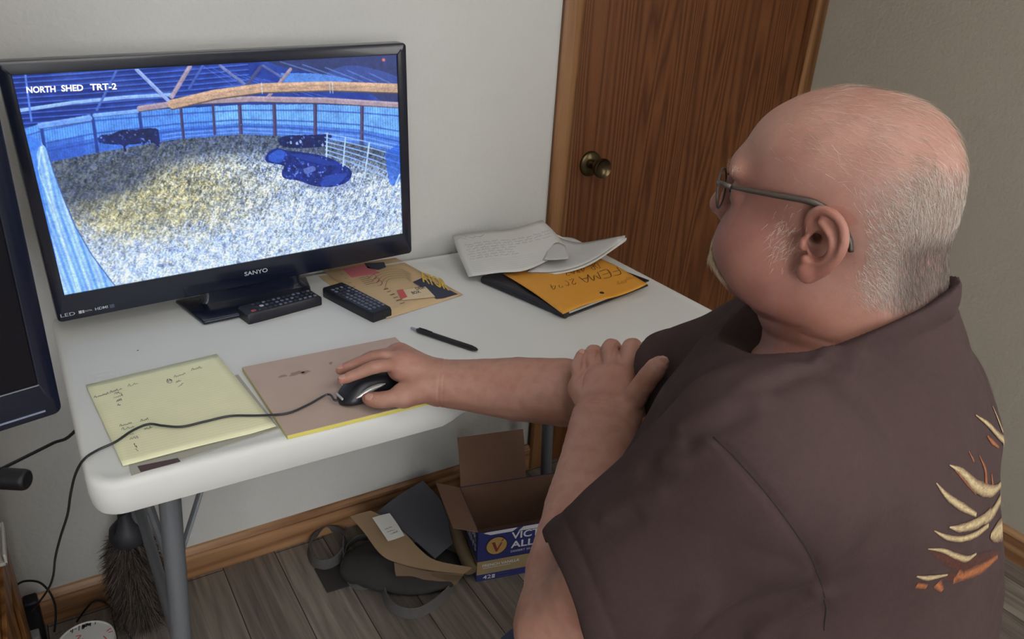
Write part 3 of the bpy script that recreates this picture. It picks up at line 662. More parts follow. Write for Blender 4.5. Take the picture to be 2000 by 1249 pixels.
build('cardboard_back', put(board, pad), simple('grey_brown_chipboard', srgb(186, 166, 154), .8, spec=.15, var=.09, vscale=18), pad, smooth=True)
ZP = zt + .0073
M_stain = simple('pencil_smudge', srgb(150, 128, 118), .9)
for (x, y, a, b2, rx) in ((552, 735, 8, 3, 0), (578, 730, 14, 4, 1), (596, 728, 9, 3, 2), (646, 710, 4, 2, 3)):
    build('smudge', put(MB().poly([onz(x + a * math.cos(k) * (1 + .3 * math.sin(3 * k + rx)), y + b2 * math.sin(k) * (1 + .3 * math.cos(2 * k + rx)) - .2 * a * math.cos(k), ZP + .00015) for k in np.linspace(0, 2 * math.pi, 18)[:-1]]), pad), M_stain, pad)
# remotes
M_rem = simple('remote_black_plastic', srgb(24, 26, 36), .42, spec=.45)
M_btn = simple('remote_buttons_grey', srgb(92, 96, 116), .55)
def remote(a, b2, wd, name, label, spec, th=.021):
    """a, b2: ends of the axis on the table; local x along the remote"""
    a, b2 = np.array(a), np.array(b2); d = b2 - a; L = np.linalg.norm(d); o = empty('remote_control', tuple((a + b2) / 2), label, 'remote', 'remote controls by the television', math.atan2(d[1], d[0]))
    o.location.z = zt
    def rg(x, f, zt_): 
        return [(x, -wd / 2 * f, .003), (x, -wd / 2 * f * .98, 0), (x, wd / 2 * f * .98, 0), (x, wd / 2 * f, .003), (x, wd / 2 * f, zt_ - .003), (x, wd / 2 * f * .93, zt_), (x, -wd / 2 * f * .93, zt_), (x, -wd / 2 * f, zt_ - .003)]
    xs = [(-L / 2, .90, th * .86), (-L / 2 + .004, .97, th), (-L / 4, 1, th), (L / 4, .98, th * .97), (L / 2 - .004, .95, th * .93), (L / 2, .90, th * .80)]
    build('body', MB().rings([rg(*x) for x in xs]), M_rem, o, smooth=True)
    r = random.Random(3)
    for (x, y, w_, h_, col, nm) in spec(L, wd):
        zz_ = th * (1 - .03 * (x / L + .5)) - .0012
        mb = MB().rings([[(x + p, y + q2, zz_ + dz) for p, q2 in rrect(-w_ / 2 + i, w_ / 2 - i, -h_ / 2 + i, h_ / 2 - i, min(w_, h_) * .25, 2)] for i, dz in ((0, 0), (0, .0022), (.0006, .0028))])
        build('button', mb, col, o, smooth=True, label=nm)
    return o
M_red = simple('red_button', srgb(150, 66, 66), .5); M_lt = simple('pale_button', srgb(170, 174, 190), .5); M_btd = simple('dark_button', srgb(44, 47, 60), .5)
def spec1(L, W):
    out = [(-L / 2 + .016, -W / 2 + .012, .010, .007, M_red, 'red power button')]
    rr = random.Random(5)
    for i in range(12):
        for j in range(3):
            x = -L / 2 + .028 + i * .0108; y = -W / 2 + .010 + j * (W - .02) / 2
            if i == 1 and j == 1: out.append((x, y, .008, .007, M_lt, 'pale square button')); continue
            out.append((x, y, .0062, .0058, M_btn if rr.random() < .6 else M_btd, None))
    return out
def spec2(L, W):
    out = []; rr = random.Random(9)
    for i in range(11):
        for j in range(4):
            x = -L / 2 + .026 + i * .0122; y = -W / 2 + .009 + j * (W - .018) / 3
            out.append((x, y, .0075, .0058, M_btn if i > 3 or rr.random() < .5 else M_btd, None))
    return out
r1a = onz(474, 610, zt + .018); r1b = onz(617, 573, zt + .018); 
remote(r1a, r1b, .048, 'remote_control', 'black remote control with a red button lying against the television stand', spec1)
r2a = onz(648, 560, zt + .016); r2b = onz(747, 610, zt + .016)
remote(r2a, r2b, .050, 'remote_control', 'black remote control resting on the corner of the printed flyer', spec2)
# flyer
fl = [onz(628, 528, zt), onz(765, 500, zt), onz(904, 577, zt), onz(756, 624, zt)]
fly = empty('flyer', tuple(np.mean(fl, axis=0)), 'tan printed flyer with a navy corner lying beside the television', 'flyer')
M_kraft = paper_mat('tan_newsprint', srgb(204, 176, 138))
build('sheet', put(sheet(zt, fl, 8, 8, lambda s, t: .0012 + .0008 * math.sin(5 * s + 2 * t)), fly), M_kraft, fly, smooth='all')
zf = zt + .0026
def F_(pts, z=zf): 
    """zoomed-view px (440+x*.3523, 420+y*.3523) -> on the flyer"""
    return [onz(440 + x * .3523, 420 + y * .3523, z) for x, y in pts]
build('pink_panel', put(MB().poly(F_([(650, 300), (770, 274), (860, 322), (700, 348)])), fly), simple('pink_print', srgb(206, 112, 124), .7), fly, label='pink printed panel')
M_navy = simple('navy_print', srgb(52, 54, 76), .7)
build('navy_panel', put(MB().poly(F_([(1040, 372), (1100, 345), (1290, 440), (1210, 462), (1170, 466), (1120, 420)])), fly), M_navy, fly, label='navy printed corner')
build('navy_roundel', put(MB().poly(F_([(770, 268), (880, 262), (892, 290), (850, 304), (790, 296)])), fly), M_navy, fly)
yl = MB(); a, b2, c_ = F_([(1096, 372), (1244, 422), (1070, 310)], zf + .0002)
text_to(yl, 'ATOR', a, b2 - a, c_ - a, .03); build('yellow_lettering', put(yl, fly), simple('yellow_print', srgb(214, 176, 66), .7), fly)
build('product_card', put(MB().poly(F_([(950, 420), (1110, 398), (1165, 455), (985, 474)], zf + .0001)), fly), simple('cream_print', srgb(216, 196, 160), .7), fly)
build('red_patch', put(MB().poly(F_([(950, 418), (985, 412), (1010, 455), (975, 468)], zf + .0003)), fly), simple('red_print', srgb(196, 92, 88), .7), fly)
M_prt = simple('brown_black_print', srgb(70, 56, 60), .7)
bt = MB(); 
for s, (a, b2, c_) in (('DESK', ((1062, 418), (1112, 406), (1050, 404))), ('BOX', ((1040, 440), (1086, 432), (1028, 426)))):
    a, b2, c_ = F_([a, b2, c_], zf + .0003); text_to(bt, s, a, b2 - a, c_ - a, .02)
build('card_lettering', put(bt, fly), M_prt, fly); bt = MB()
for k in range(8): 
    x, y = 690 + (k % 4) * 16, 345 + (k % 4) * 14
    a, b2 = F_([(740 + k * 9, 352 + k * 9), (795 + k * 9, 340 + k * 9)], zf + .0002) if k < 5 else F_([(880 + (k - 5) * 34, 415 + (k - 5) * 30), (905 + (k - 5) * 34, 408 + (k - 5) * 30)], zf + .0002)
    bt.ribbon([a, b2], .0016)
for k in range(6):
    a, b2 = F_([(878 + k * 18, 412 + k * 16), (900 + k * 19, 405 + k * 16)], zf + .0002); bt.ribbon([a, b2], .0016)
for k in range(5):
    a, b2 = F_([(640 + k * 22, 330 + k * 24), (655 + k * 22, 326 + k * 24)], zf + .0002); bt.ribbon([a, b2], .0012)
build('small_print', put(bt, fly), M_prt, fly); bt = MB()
for k in range(5):
    P = F_([(790 + 24 * k, 350 + 14 * k), (850 + 14 * k, 318 + 10 * k), (960 + 8 * k, 300 + 12 * k), (1030, 330 + 10 * k)], zf + .0002); bt.ribbon(smoothline(P, 4), .0009)
build('line_drawing', put(bt, fly), M_prt, fly)
sc_ = MB()
for k in range(3): 
    P = F_([(800 + 20 * k, 345 + 16 * k), (826 + 16 * k, 330 + 16 * k), (838 + 16 * k, 350 + 16 * k), (812 + 16 * k, 362 + 16 * k)], zf + .0003); sc_.ribbon(smoothline(P, 3), .0013)
build('magenta_scrawl', put(sc_, fly), simple('magenta_print', srgb(156, 84, 104), .7), fly)
# second sheet under it
fl2 = [onz(622, 540, zt), onz(745, 506, zt), onz(800, 590, zt), onz(700, 600, zt)]
prop(build('flyer', sheet(zt, fl2, 3, 3, th=.0006), M_kraft), 'tan flyer edge showing under the printed flyer behind the remote', 'flyer')
# pen
pen = empty('pen', tuple(onz(868, 664, zt)), 'black retractable pen with a clear tip lying on the white table', 'pen')
pa, pb = onz(806, 642, zt + .005), onz(933, 684, zt + .005); pd = (pb - pa); Lp = np.linalg.norm(pd); pd /= Lp
def pp(k): return pa + pd * k
build('barrel', put(MB().tube([pp(.010), pp(.013), pp(.02), pp(Lp - .014), pp(Lp - .004), pp(Lp)], [.003, .0047, .0052, .0052, .0036, .0014], 16), pen), simple('pen_black', srgb(26, 27, 32), .35), pen, smooth=True)
build('button', put(MB().tube([pp(-.004), pp(-.002), pp(.011)], [.0018, .0024, .0026], 12), pen), simple('pen_clear_grey', srgb(150, 152, 156), .25), pen, smooth=True)
build('clip', put(MB().tube([pp(.016) + (0, 0, .0058), pp(.030) + (0, 0, .0062), pp(.046) + (0, 0, .0056)], .0012, 6), pen), simple('pen_black_clip', srgb(34, 35, 40), .3), pen, smooth=True)
# binder, envelope, letter, folded papers
bi = empty('binder', tuple(onz(1110, 560, zt)), 'black zip binder lying under the orange envelope near the door', 'binder')
bc = [onz(930, 530, zt), onz(1178, 486, zt), onz(1266, 560, zt), onz(1106, 622, zt)]
bc[0] = bc[3] + np.array([-.06, .235, 0]); bc[1] = bc[2] + np.array([-.055, .24, 0])
M_vinyl = simple('black_vinyl', srgb(30, 30, 36), .42, bump=.3, bscale=600)
def rslab(cs, z0, z1, k=.985):
    return MB().rings([[(p[0], p[1], z) for p in shrink(cs, kk)] for kk, z in ((.99, z0), (1, z0 + .002), (1, z1 - .002), (k, z1))])
build('back_cover', put(rslab(bc, zt, zt + .0055), bi), M_vinyl, bi, bevel=.001)
build('page_block', put(prism(shrink(bc, .972), zt + .0055, zt + .0125), bi), M_wp, bi)
cov = shrink(bc, 1.0)
build('front_cover', put(sheet(zt, cov, 10, 10, lambda s, t: .0127 + .004 * math.sin(math.pi * s) * (1 - t), th=.003), bi), M_vinyl, bi, smooth=True)
fold_ = MB().tube(smoothline([bc[0] + (0, 0, .008), (bc[0] + bc[3]) / 2 + (0, 0, .009), bc[3] + (0, 0, .008)], 5), .0085, 12); build('spine', put(fold_, bi), M_vinyl, bi, smooth=True)
# envelope: curls up at the right
ev = empty('envelope', tuple(onz(1120, 545, zt)), 'orange manila envelope with handwritten capitals lying on the black binder', 'envelope')
ec = [onz(985, 536, zt + .018), onz(1180, 492, zt + .018), onz(1262, 556, zt + .018), onz(1102, 613, zt + .018)]
ec = [onz(982, 533, zt + .02), onz(1175, 505, zt + .02), onz(1264, 556, zt + .02), onz(1100, 612, zt + .02)]
elift = lambda s, t: .0172 + .010 * max(0, s - .55) * (1 if t > .3 else t / .3) + .006 * math.sin(math.pi * t) * (1 - s) * .6 + .004 * math.sin(6 * s) * t
ec0 = [np.array([p[0], p[1], zt]) for p in ec]
M_env = simple('orange_manila', srgb(222, 156, 62), .6, spec=.3, var=.05, vscale=40)
build('pocket', put(sheet(zt, ec0, 20, 20, elift, th=.0012), ev), M_env, ev, smooth='all')
def onenv(px, py, up=.0018):
    P = onz(px, py, zt + .02); tl, tr, br, bl = ec0; A = np.stack([(tr - tl)[:2], (bl - tl)[:2]], 1)
    for _ in range(4):
        s, t = np.linalg.solve(A, (P - tl)[:2]); s, t = min(max(s, 0), 1), min(max(t, 0), 1); P = onz(px, py, zt + elift(s, t) + up)
    return P
ik = MB()
def Z5(x, y): return onenv(840 + x * .3202, 400 + y * .3202)
def hand_line(mb, s, p0, p1, h, wd):
    a = Z5(*p0); b2 = Z5(*p1); n = len(s); L5 = (b2 - a) / (n * .85); up = Z5(p0[0] + h[0], p0[1] + h[1]) - a; hand_to(mb, s, a, L5, up, wd)
hand_line(ik, 'FEMA', (1165, 404), (905, 458), (-38, -26), .0016)      # written the other way up: letters run right to left
ik2 = MB()
def inv_text(s, p0, p1, h, wd): hand_line(ik, s, p0, p1, h, wd)
ik = MB()
inv_text('FEMA', (1138, 380), (900, 442), (30, 40), .0017); inv_text('2024', (876, 452), (716, 492), (20, 30), .0014); inv_text('DR 4807', (1018, 356), (806, 402), (22, 30), .0014)
build('handwriting', put(ik, ev), simple('pen_on_orange', srgb(56, 44, 34), .6), ev)
fk = MB(); words(fk, [(1140, 490, 1200, 478, 5), (1180, 470, 1250, 450, 5)], Z5, 26, .0008, 40); build('faint_writing', put(fk, ev), simple('pencil_on_orange', srgb(176, 122, 50), .7), ev)
cl = Z5(1048, 536); build('clasp_hole', put(MB().lathe([(0, .0012), (.0045, .0010), (.0052, 0)], Matrix.Translation(Vector(cl) - Vector((0, 0, .0008))), 16), ev), simple('clasp_dark', srgb(40, 30, 26), .4), ev)
# letter: a big sheet propped over the binder
# letter: a big sheet bowed over the pile, seen in four corner points + bulge
def patch(rows, th=.0005, kx=5, ky=4):
    """smooth sheet through a grid of 3D points"""
    G = np.array(rows, float); G2 = np.array([smoothline(r, kx) for r in G]); G3 = np.array([smoothline(G2[:, i], ky) for i in range(G2.shape[1])]).transpose(1, 0, 2)
    ny, nx = G3.shape[:2]; du = np.gradient(G3, axis=1); dv = np.gradient(G3, axis=0); N_ = np.cross(du, dv); N_ /= np.linalg.norm(N_, axis=-1, keepdims=True) + 1e-12
    N_[N_[..., 2] < 0] *= -1
    P = np.concatenate([(G3 + N_ * th / 2).reshape(-1, 3), (G3 - N_ * th / 2).reshape(-1, 3)]); n = nx * ny; F = []
    for j in range(ny - 1):
        for i in range(nx - 1):
            a = j * nx + i; F += [(a, a + nx, a + nx + 1, a + 1), (n + a, n + a + 1, n + a + nx + 1, n + a + nx)]
    bd = [i for i in range(nx - 1)] + [j * nx + nx - 1 for j in range(ny - 1)] + [(ny - 1) * nx + i for i in range(nx - 1, 0, -1)] + [j * nx for j in range(ny - 1, 0, -1)]
    for a, b2 in zip(bd, bd[1:] + bd[:1]): F.append((a, b2, n + b2, n + a))
    return MB().add(P, F), G3, N_
le = empty('letter', tuple(onz(990, 500, zt + .03)), 'white handwritten letter draped over the binder, nearest the wall', 'letter')
lrows = [[onz(884, 461, zt + .050), onz(940, 452, zt + .058), onz(1000, 447, zt + .066), onz(1059, 430, zt + .084)],
         [onz(893, 490, zt + .040), onz(950, 480, zt + .052), onz(1020, 473, zt + .058), onz(1085, 456, zt + .066)],
         [onz(904, 516, zt + .028), onz(960, 508, zt + .042), onz(1030, 500, zt + .046), onz(1100, 482, zt + .050)],
         [onz(915, 541, zt + .016), onz(975, 533, zt + .029), onz(1028, 528, zt + .034), onz(1088, 500, zt + .040)]]
mb, LG, LN = patch(lrows); build('page', put(mb, le), paper_mat('letter_paper', srgb(206, 205, 202)), le, smooth='all')
def onletter(u, v, up=.0006):
    ny, nx = LG.shape[:2]; x = u * (nx - 1); y = v * (ny - 1); i, j = min(int(x), nx - 2), min(int(y), ny - 2); a, b2 = x - i, y - j
    p = (LG[j, i] * (1 - a) + LG[j, i + 1] * a) * (1 - b2) + (LG[j + 1, i] * (1 - a) + LG[j + 1, i + 1] * a) * b2
    return p + LN[j, i] * up
ik = MB(); r = random.Random(2)
for k in range(7):
    u = .1 + .02 * (k % 2); v = .26 + .055 * k
    while u < (.93 if k < 3 else .55):
        du = .04 + .05 * r.random(); pts = [onletter(min(u + du * q2 / 6, .99), v - (.035 * r.random() if q2 % 2 else 0)) for q2 in range(7)]; ik.ribbon(pts, .0006, (.1, -.5, .85)); u += du + .02
for k in range(3): ik.ribbon([onletter(.03 + .12 * q2 / 5 + .1 * k, .10 - .05 * math.sin(q2 + k) * .5) for q2 in range(6)], .0007, (.1, -.5, .85))
build('handwriting', put(ik, le), simple('grey_ink', srgb(96, 98, 106), .7), le)
ik = MB()
for k in range(6): ik.ribbon([onletter(.08 + .08 * q2, .66 + .05 * k) for q2 in range(11)], .0004, (.1, -.5, .85))
build('ruled_lines', put(ik, le), simple('pale_rule', srgb(178, 180, 186), .8), le)
fp = empty('folded_papers', tuple(onz(1120, 500, zt + .03)), 'folded white papers curling up between the letter and the door', 'paper')
frows = [[onz(1085, 462, zt + .046), onz(1130, 474, zt + .038), onz(1175, 468, zt + .046), onz(1221, 460, zt + .068)],
         [onz(1060, 496, zt + .032), onz(1108, 502, zt + .030), onz(1165, 486, zt + .044), onz(1221, 463, zt + .064)],
         [onz(1030, 532, zt + .024), onz(1090, 530, zt + .026), onz(1150, 512, zt + .036), onz(1219, 467, zt + .058)]]
mb, G_, N_ = patch(frows); build('top_page', put(mb, fp), paper_mat('folded_paper', srgb(200, 199, 198)), fp, smooth='all')
mb, G_, N_ = patch([[p + np.array([.002, -.004, -.005]) for p in row] for row in frows]); build('under_page', put(mb, fp), M_wp, fp, smooth='all')
g2 = [[onz(1072, 480, zt + .052), onz(1090, 474, zt + .056), onz(1104, 480, zt + .052)], [onz(1066, 496, zt + .046), onz(1088, 492, zt + .05), onz(1110, 502, zt + .043)], [onz(1060, 508, zt + .042), onz(1084, 508, zt + .046), onz(1108, 506, zt + .041)]]
mb, G_, N_ = patch(g2); build('lined_slip', put(mb, fp), paper_mat('slip_paper', srgb(196, 196, 196), .006, srgb(120, 120, 128)), fp, smooth='all')
pl_ = empty('paper_plate', tuple(onz(1100, 490, zt)), 'white round paper plate rim behind the folded papers', 'plate')
cpl = np.array(onz(1090, 482, zt + .026)); cpl = np.array([1.03, -.12, zt + .022])
build('rim', put(MB().lathe([(0, .0), (.055, .0), (.068, .008), (.084, .012), (.0835, .013), (.067, .0092), (.054, .0012), (0, .0012)], Matrix.Translation(Vector(cpl)) @ Matrix.Rotation(math.radians(9), 4, 'X'), 40), pl_), M_wp, pl_, smooth=True)
# mouse
ms = empty('computer_mouse', (.418, -.545, ZP), 'black computer mouse with silver side strips under the right hand on the pad', 'mouse')
def mouse_surf(u, v):
    """u along (0 front .. 1 rear), v across (-1..1)"""
    L = .104; x = -.055 + L * u; wd = .0275 * (1 - .9 * abs(u - .5) ** 3.2 * 2.1) * (1 - .10 * math.exp(-((u - .45) / .2) ** 2)); h = .037 * (1 - ((u - .60) / .95) ** 2 * 1.0) * (1 - .0) 
    h = .0365 * max(0, 1 - abs((u - .58) / .66) ** 2.6) + .004
    return x, wd, h
rg = []
for u in [0, .01, .04, .1, .2, .3, .4, .5, .6, .7, .8, .88, .95, .985, 1]:
    x, wd, h = mouse_surf(u, 0); e = math.sqrt(max(0, 1 - (abs(u - .5) * 2) ** 6)); wd *= .25 + .75 * e; h = .005 + (h - .005) * (.35 + .65 * e)
    rg.append([(x, wd * math.copysign(abs(math.cos(a)) ** .75, math.cos(a)), max(.0006, .009 + (h - .009) * math.sin(a) if math.sin(a) > 0 else .009 + .0084 * math.sin(a))) for a in np.linspace(0, 2 * math.pi, 28)[:-1]])
build('shell', MB().rings(rg), simple('mouse_black', srgb(22, 24, 32), .38), ms, smooth='all')
for sgn in (-1, 1):
    sp = []
    for u in np.linspace(.16, .66, 14):
        x, wd, h = mouse_surf(u, 0); a = .46 + .34 * (u - .16); sp.append((x, sgn * (wd * math.cos(a) ** .75 + .0008), .009 + (h - .009) * math.sin(a) + .0008))
    build('side_strip', MB().tube(sp, [.0008 + .0042 * max(0, math.sin(math.pi * k / 13)) ** .7 for k in range(14)], 10, flat=.9), simple('silver_plastic', srgb(206, 206, 206), .22, metal=.55), ms, smooth=True)
build('scroll_wheel', MB().lathe([(0, -.0035), (.009, -.0035), (.0105, -.002), (.0105, .002), (.009, .0035), (0, .0035)], Matrix.Translation((-.030, 0, .0185)) @ Matrix.Rotation(math.radians(90), 4, 'X'), 20), M_btd, ms, smooth=True)
build('front_tip', MB().box(-.0562, -.053, -.010, .010, .013, .017), simple('grey_clear_plastic', srgb(170, 172, 176), .3), ms, bevel=.0008)
Mm = Matrix.Translation((.416, -.5525, ZP)) @ Matrix.Rotation(math.radians(7), 4, 'Z')
ms.matrix_world = Mm; bpy.context.view_layer.update()
f0 = np.array(Mm @ Vector((-.055, 0, .011)))
cpx = [(640, 771, ZP + .008), (600, 792, ZP + .003), (560, 808, ZP + .003), (505, 812, zt + .0075), (450, 813, zt + .0065), (400, 824, zt + .0065), (355, 834, zt + .007), (318, 832, zt + .0075), (290, 829, zt + .0075), (258, 842, zt + .007), (225, 864, zt + .0065), (190, 880, zt + .004), (165, 897, zt + .003)]
cp_ = [f0, f0 + np.array([-.008, 0, 0])] + [onz(x, y, z) for x, y, z in cpx]
e0 = cp_[-1]
for (px, py, y) in ((148, 925, -.50), (138, 965, -.47), (132, 1005, -.44), (118, 1050, -.40), (108, 1090, -.36), (104, 1125, -.32), (95, 1150, -.28), (78, 1175, -.22), (62, 1195, -.16)): cp_.append(ony(px, py, y))
cl_ = smoothline(cp_, 6)
build('cord', put(MB().tube(cl_, .0019, 8), ms), simple('cord_dark_grey', srgb(42, 43, 48), .45), ms, smooth=True)

# ---------------------------------------------------------------- smooth implicit shapes -> one continuous surface
class Prim:
    def __init__(s, f, c, R): s.f = f; s.c = np.array(c, float); s.R = R
def A3(*p): return np.array(p, float)
def rcone(a, b2, r1, r2=None):
    a, b2 = np.array(a, float), np.array(b2, float); r2 = r1 if r2 is None else r2; ba = b2 - a; L2 = ba @ ba + 1e-12
    def f(p):
        t = np.clip(((p - a) @ ba) / L2, 0, 1); return np.linalg.norm(p - a - t[:, None] * ba, axis=1) - (r1 + (r2 - r1) * t)
    return Prim(f, (a + b2) / 2, math.sqrt(L2) / 2 + max(r1, r2))
def chain(pts, rs):
    cs = [rcone(p, q2, r1, r2) for p, q2, r1, r2 in zip(pts[:-1], pts[1:], rs[:-1], rs[1:])]
    def f(p):
        d = cs[0].f(p)
        for c in cs[1:]: d = np.minimum(d, c.f(p))
        return d
    P = np.array(pts, float); c = P.mean(0); return Prim(f, c, np.linalg.norm(P - c, axis=1).max() + max(rs))
def ell(c, r, B=None):
    """ellipsoid; rows of B are its axes"""
    c = np.array(c, float); r = np.array(r, float); B = np.eye(3) if B is None else np.array(B, float)
    def f(p):
        q2 = (p - c) @ B.T; k0 = np.linalg.norm(q2 / r, axis=1); k1 = np.linalg.norm(q2 / (r * r), axis=1) + 1e-9; return k0 * (k0 - 1) / k1
    return Prim(f, c, r.max())
def smin(a, b2, k):
    h = np.maximum(k - np.abs(a - b2), 0) / k; return np.minimum(a, b2) - h * h * k * .25
def ev(ops, p, far=.3):
    d = np.full(len(p), far)
    for op in ops:
        kind, pr, k = op[0], op[1], op[2]
        m = np.linalg.norm(p - pr.c, axis=1) < pr.R + .06 + k
        if not m.any(): continue
        e = pr.f(p[m]) ; dm = d[m]
        if kind == 'u': d[m] = smin(dm, e, k) if k > 0 else np.minimum(dm, e)
        else: d[m] = -smin(-dm, e, k) if k > 0 else np.maximum(dm, -e)
    return d
def group(ops, c, R):
    return Prim(lambda p: ev(ops, p), c, R)
def surface(f, lo, hi, h, B=8):
    lo, hi = np.array(lo, float), np.array(hi, float); nb = np.ceil((hi - lo) / (h * B)).astype(int); s = h * B
    gi = np.stack(np.meshgrid(*[np.arange(n) for n in nb], indexing='ij'), -1).reshape(-1, 3)
    dc = f(lo + (gi + .5) * s); act = gi[np.abs(dc) < s * .87 * 1.3 + .006]
    off = np.stack(np.meshgrid(*[np.arange(B + 1)] * 3, indexing='ij'), -1).reshape(-1, 3)
    N = nb * B + 3
    vid = []; vpos = []; quads = []
    Ds = np.empty((len(act), B + 1, B + 1, B + 1), np.float32)
    for i in range(0, len(act), 1200):
        a = act[i:i + 1200]; P = lo + (a[:, None, :] * B + off[None]) * h
        Ds[i:i + 1200] = f(P.reshape(-1, 3)).reshape(-1, B + 1, B + 1, B + 1)
    S = Ds < 0
    cor = [(x, y, z) for x in (0, 1) for y in (0, 1) for z in (0, 1)]
    sl = lambda A, c: A[:, c[0]:c[0] + B, c[1]:c[1] + B, c[2]:c[2] + B]
    cnt = sum(sl(S, c).astype(np.int8) for c in cor); bi, ci, cj, ck = np.nonzero((cnt > 0) & (cnt < 8))
    acc = np.zeros((len(bi), 3)); num = np.zeros(len(bi))
    val = {c: Ds[bi, ci + c[0], cj + c[1], ck + c[2]] for c in cor}
    for c in cor:
        for ax in range(3):
            if c[ax]: continue
            c2 = list(c); c2[ax] = 1; c2 = tuple(c2); a, b2 = val[c], val[c2]; m = (a < 0) != (b2 < 0); t = np.where(m, a / np.where(m, a - b2, 1), 0)
            q2 = np.tile(np.array(c, float), (len(bi), 1)); q2[:, ax] = t; acc += q2 * m[:, None]; num += m
    cell = act[bi] * B + np.stack([ci, cj, ck], -1); V = lo + (cell + acc / num[:, None]) * h
    key = cell[:, 0].astype(np.int64) + N[0] * (cell[:, 1].astype(np.int64) + N[1] * cell[:, 2].astype(np.int64)); o = np.argsort(key); key = key[o]; V = V[o]
    def look(c):
        k = c[:, 0].astype(np.int64) + N[0] * (c[:, 1].astype(np.int64) + N[1] * c[:, 2].astype(np.int64)); j = np.searchsorted(key, k); j = np.minimum(j, len(key) - 1); return np.where(key[j] == k, j, -1)
    for ax in range(3):
        c2 = [0, 0, 0]; c2[ax] = 1; a = S[:, :B, :B, :B]; b2 = sl(S, c2); m = a != b2; bi, ci, cj, ck = np.nonzero(m); g = act[bi] * B + np.stack([ci, cj, ck], -1)
        u, w_ = [(1, 2), (2, 0), (0, 1)][ax]; e1 = np.zeros(3, int); e1[u] = 1; e2 = np.zeros(3, int); e2[w_] = 1
        Q = np.stack([look(g - e1 - e2), look(g - e2), look(g), look(g - e1)], -1); fl_ = a[bi, ci, cj, ck]; Q[~fl_] = Q[~fl_][:, ::-1]; quads.append(Q[(Q >= 0).all(1)])
    return V, np.concatenate(quads)
def grad(f, P, e=8e-4):
    g = np.stack([f(P + np.eye(3)[i] * e) - f(P - np.eye(3)[i] * e) for i in range(3)], -1); return g / (np.linalg.norm(g, axis=1, keepdims=True) + 1e-12)
def trace(f, px, py, t0=.42, n=160):
    d = ray(px, py); t = t0; 
    for _ in range(n):
        v = f((CAM + d * t)[None])[0]
        if v < 2e-4: break
        t += min(v, .04) * .7
        if t > 2: return None
    return CAM + d * t
def relax(V, F, it=1, k=.5):
    for _ in range(it):
        acc = np.zeros_like(V); n = np.zeros(len(V))
        for a, b2 in ((0, 1), (1, 2), (2, 3), (3, 0)):
            np.add.at(acc, F[:, a], V[F[:, b2]]); np.add.at(acc, F[:, b2], V[F[:, a]]); np.add.at(n, F[:, a], 1); np.add.at(n, F[:, b2], 1)
        V = V * (1 - k) + k * acc / n[:, None]
    return V
def unit(v): v = np.array(v, float); return v / np.linalg.norm(v)
def vnoise(P, s, seed):
    """smooth noise in space, about -1..1"""
    r = np.random.default_rng(seed); out = np.zeros(len(P))
    for k in range(7):
        d = unit(r.normal(size=3)) * s * (1 + .5 * r.random()); out += np.sin(P @ d + r.random() * 6.3)
    return out / 3.0

# ---------------------------------------------------------------- the seated man
man = empty('person', (.70, -1.17, 0), 'man in a faded brown T-shirt and glasses seated at the table using the mouse', 'person')
# head frame: F forward, L to his left, U up; O between the ears
HF = unit((-.40, .917, 0)); HL = np.array([-HF[1], HF[0], 0]); HU = A3(0, 0, 1); HB = np.stack([HF, HL, HU])
HO = atd(1653, 440, .74)
def hp(x, y, z): return HO + x * HF + y * HL + z * HU
def hl(P): return (P - HO) @ HB.T
def hell(c, r, rot=0): 
    B = HB
    if rot: c_, s_ = math.cos(rot), math.sin(rot); B = np.stack([HF * c_ + HU * s_, HL, HU * c_ - HF * s_])
    return ell(hp(*c), r, B)
def hcone(a, b2, r1, r2=None): return rcone(hp(*a), hp(*b2), r1, r2)
head = []
def U(p, k): head.append(('u', p, k))
def S_(p, k): head.append(('s', p, k))
U(hell((.007, 0, .046), (.088, .0755, .0755)), 0)
U(hell((-.024, 0, .044), (.057, .068, .070)), .02)
U(hell((.032, 0, .056), (.068, .066, .052)), .03)
U(hell((.051, 0, -.005), (.054, .059, .080)), .03)
U(hell((.040, 0, -.044), (.058, .062, .044)), .03)
for s in (1, -1):
    U(hell((.066, s * .034, -.030), (.044, .034, .042)), .02)
    U(hell((.034, s * .044, -.054), (.044, .026, .034)), .02)
    U(hell((.0985, s * .022, .041), (.0085, .030, .008)), .022)
U(hell((.090, 0, -.050), (.026, .033, .030)), .02)
U(hell((.087, 0, -.074), (.0185, .026, .018)), .014)
U(hcone((-.020, 0, .0), (-.048, 0, -.19), .062, .074), .03)
U(hell((-.056, 0, -.052), (.034, .052, .050)), .02)
U(hcone((.052, 0, -.078), (-.018, 0, -.150), .024, .046), .03)
# nose, sockets, lids, lips
FX, FZ = .0045, -.0055
U(hcone((.101 + FX, 0, .036 + FZ), (.115 + FX, 0, .003 + FZ), .0090, .0118), .012)
U(hell((.1165 + FX, 0, .000 + FZ), (.0110, .013, .0105)), .008)
for s in (1, -1): U(hell((.105 + FX, s * .0125, -.006 + FZ), (.010, .0075, .0085)), .006)
for s in (1, -1): S_(hell((.112 + FX, s * .034, .025 + FZ), (.018, .021, .013)), .014)
for s in (1, -1):
    U(hell((.086 + FX, s * .033, .024 + FZ), (.0145, .0160, .0135)), .006); S_(hell((.1005 + FX, s * .033, .0235 + FZ), (.006, .0125, .0042)), .002)
for s in (1, -1): S_(hell((.1115 + FX, s * .006, -.0125 + FZ), (.006, .0035, .003)), .003)
U(hell((.1050 + FX, 0, -.0525 + FZ), (.009, .025, .007)), .008); U(hell((.1010 + FX, 0, -.065 + FZ), (.009, .022, .007)), .008); S_(hell((.112 + FX, 0, -.0585 + FZ), (.014, .026, .0013)), .004)
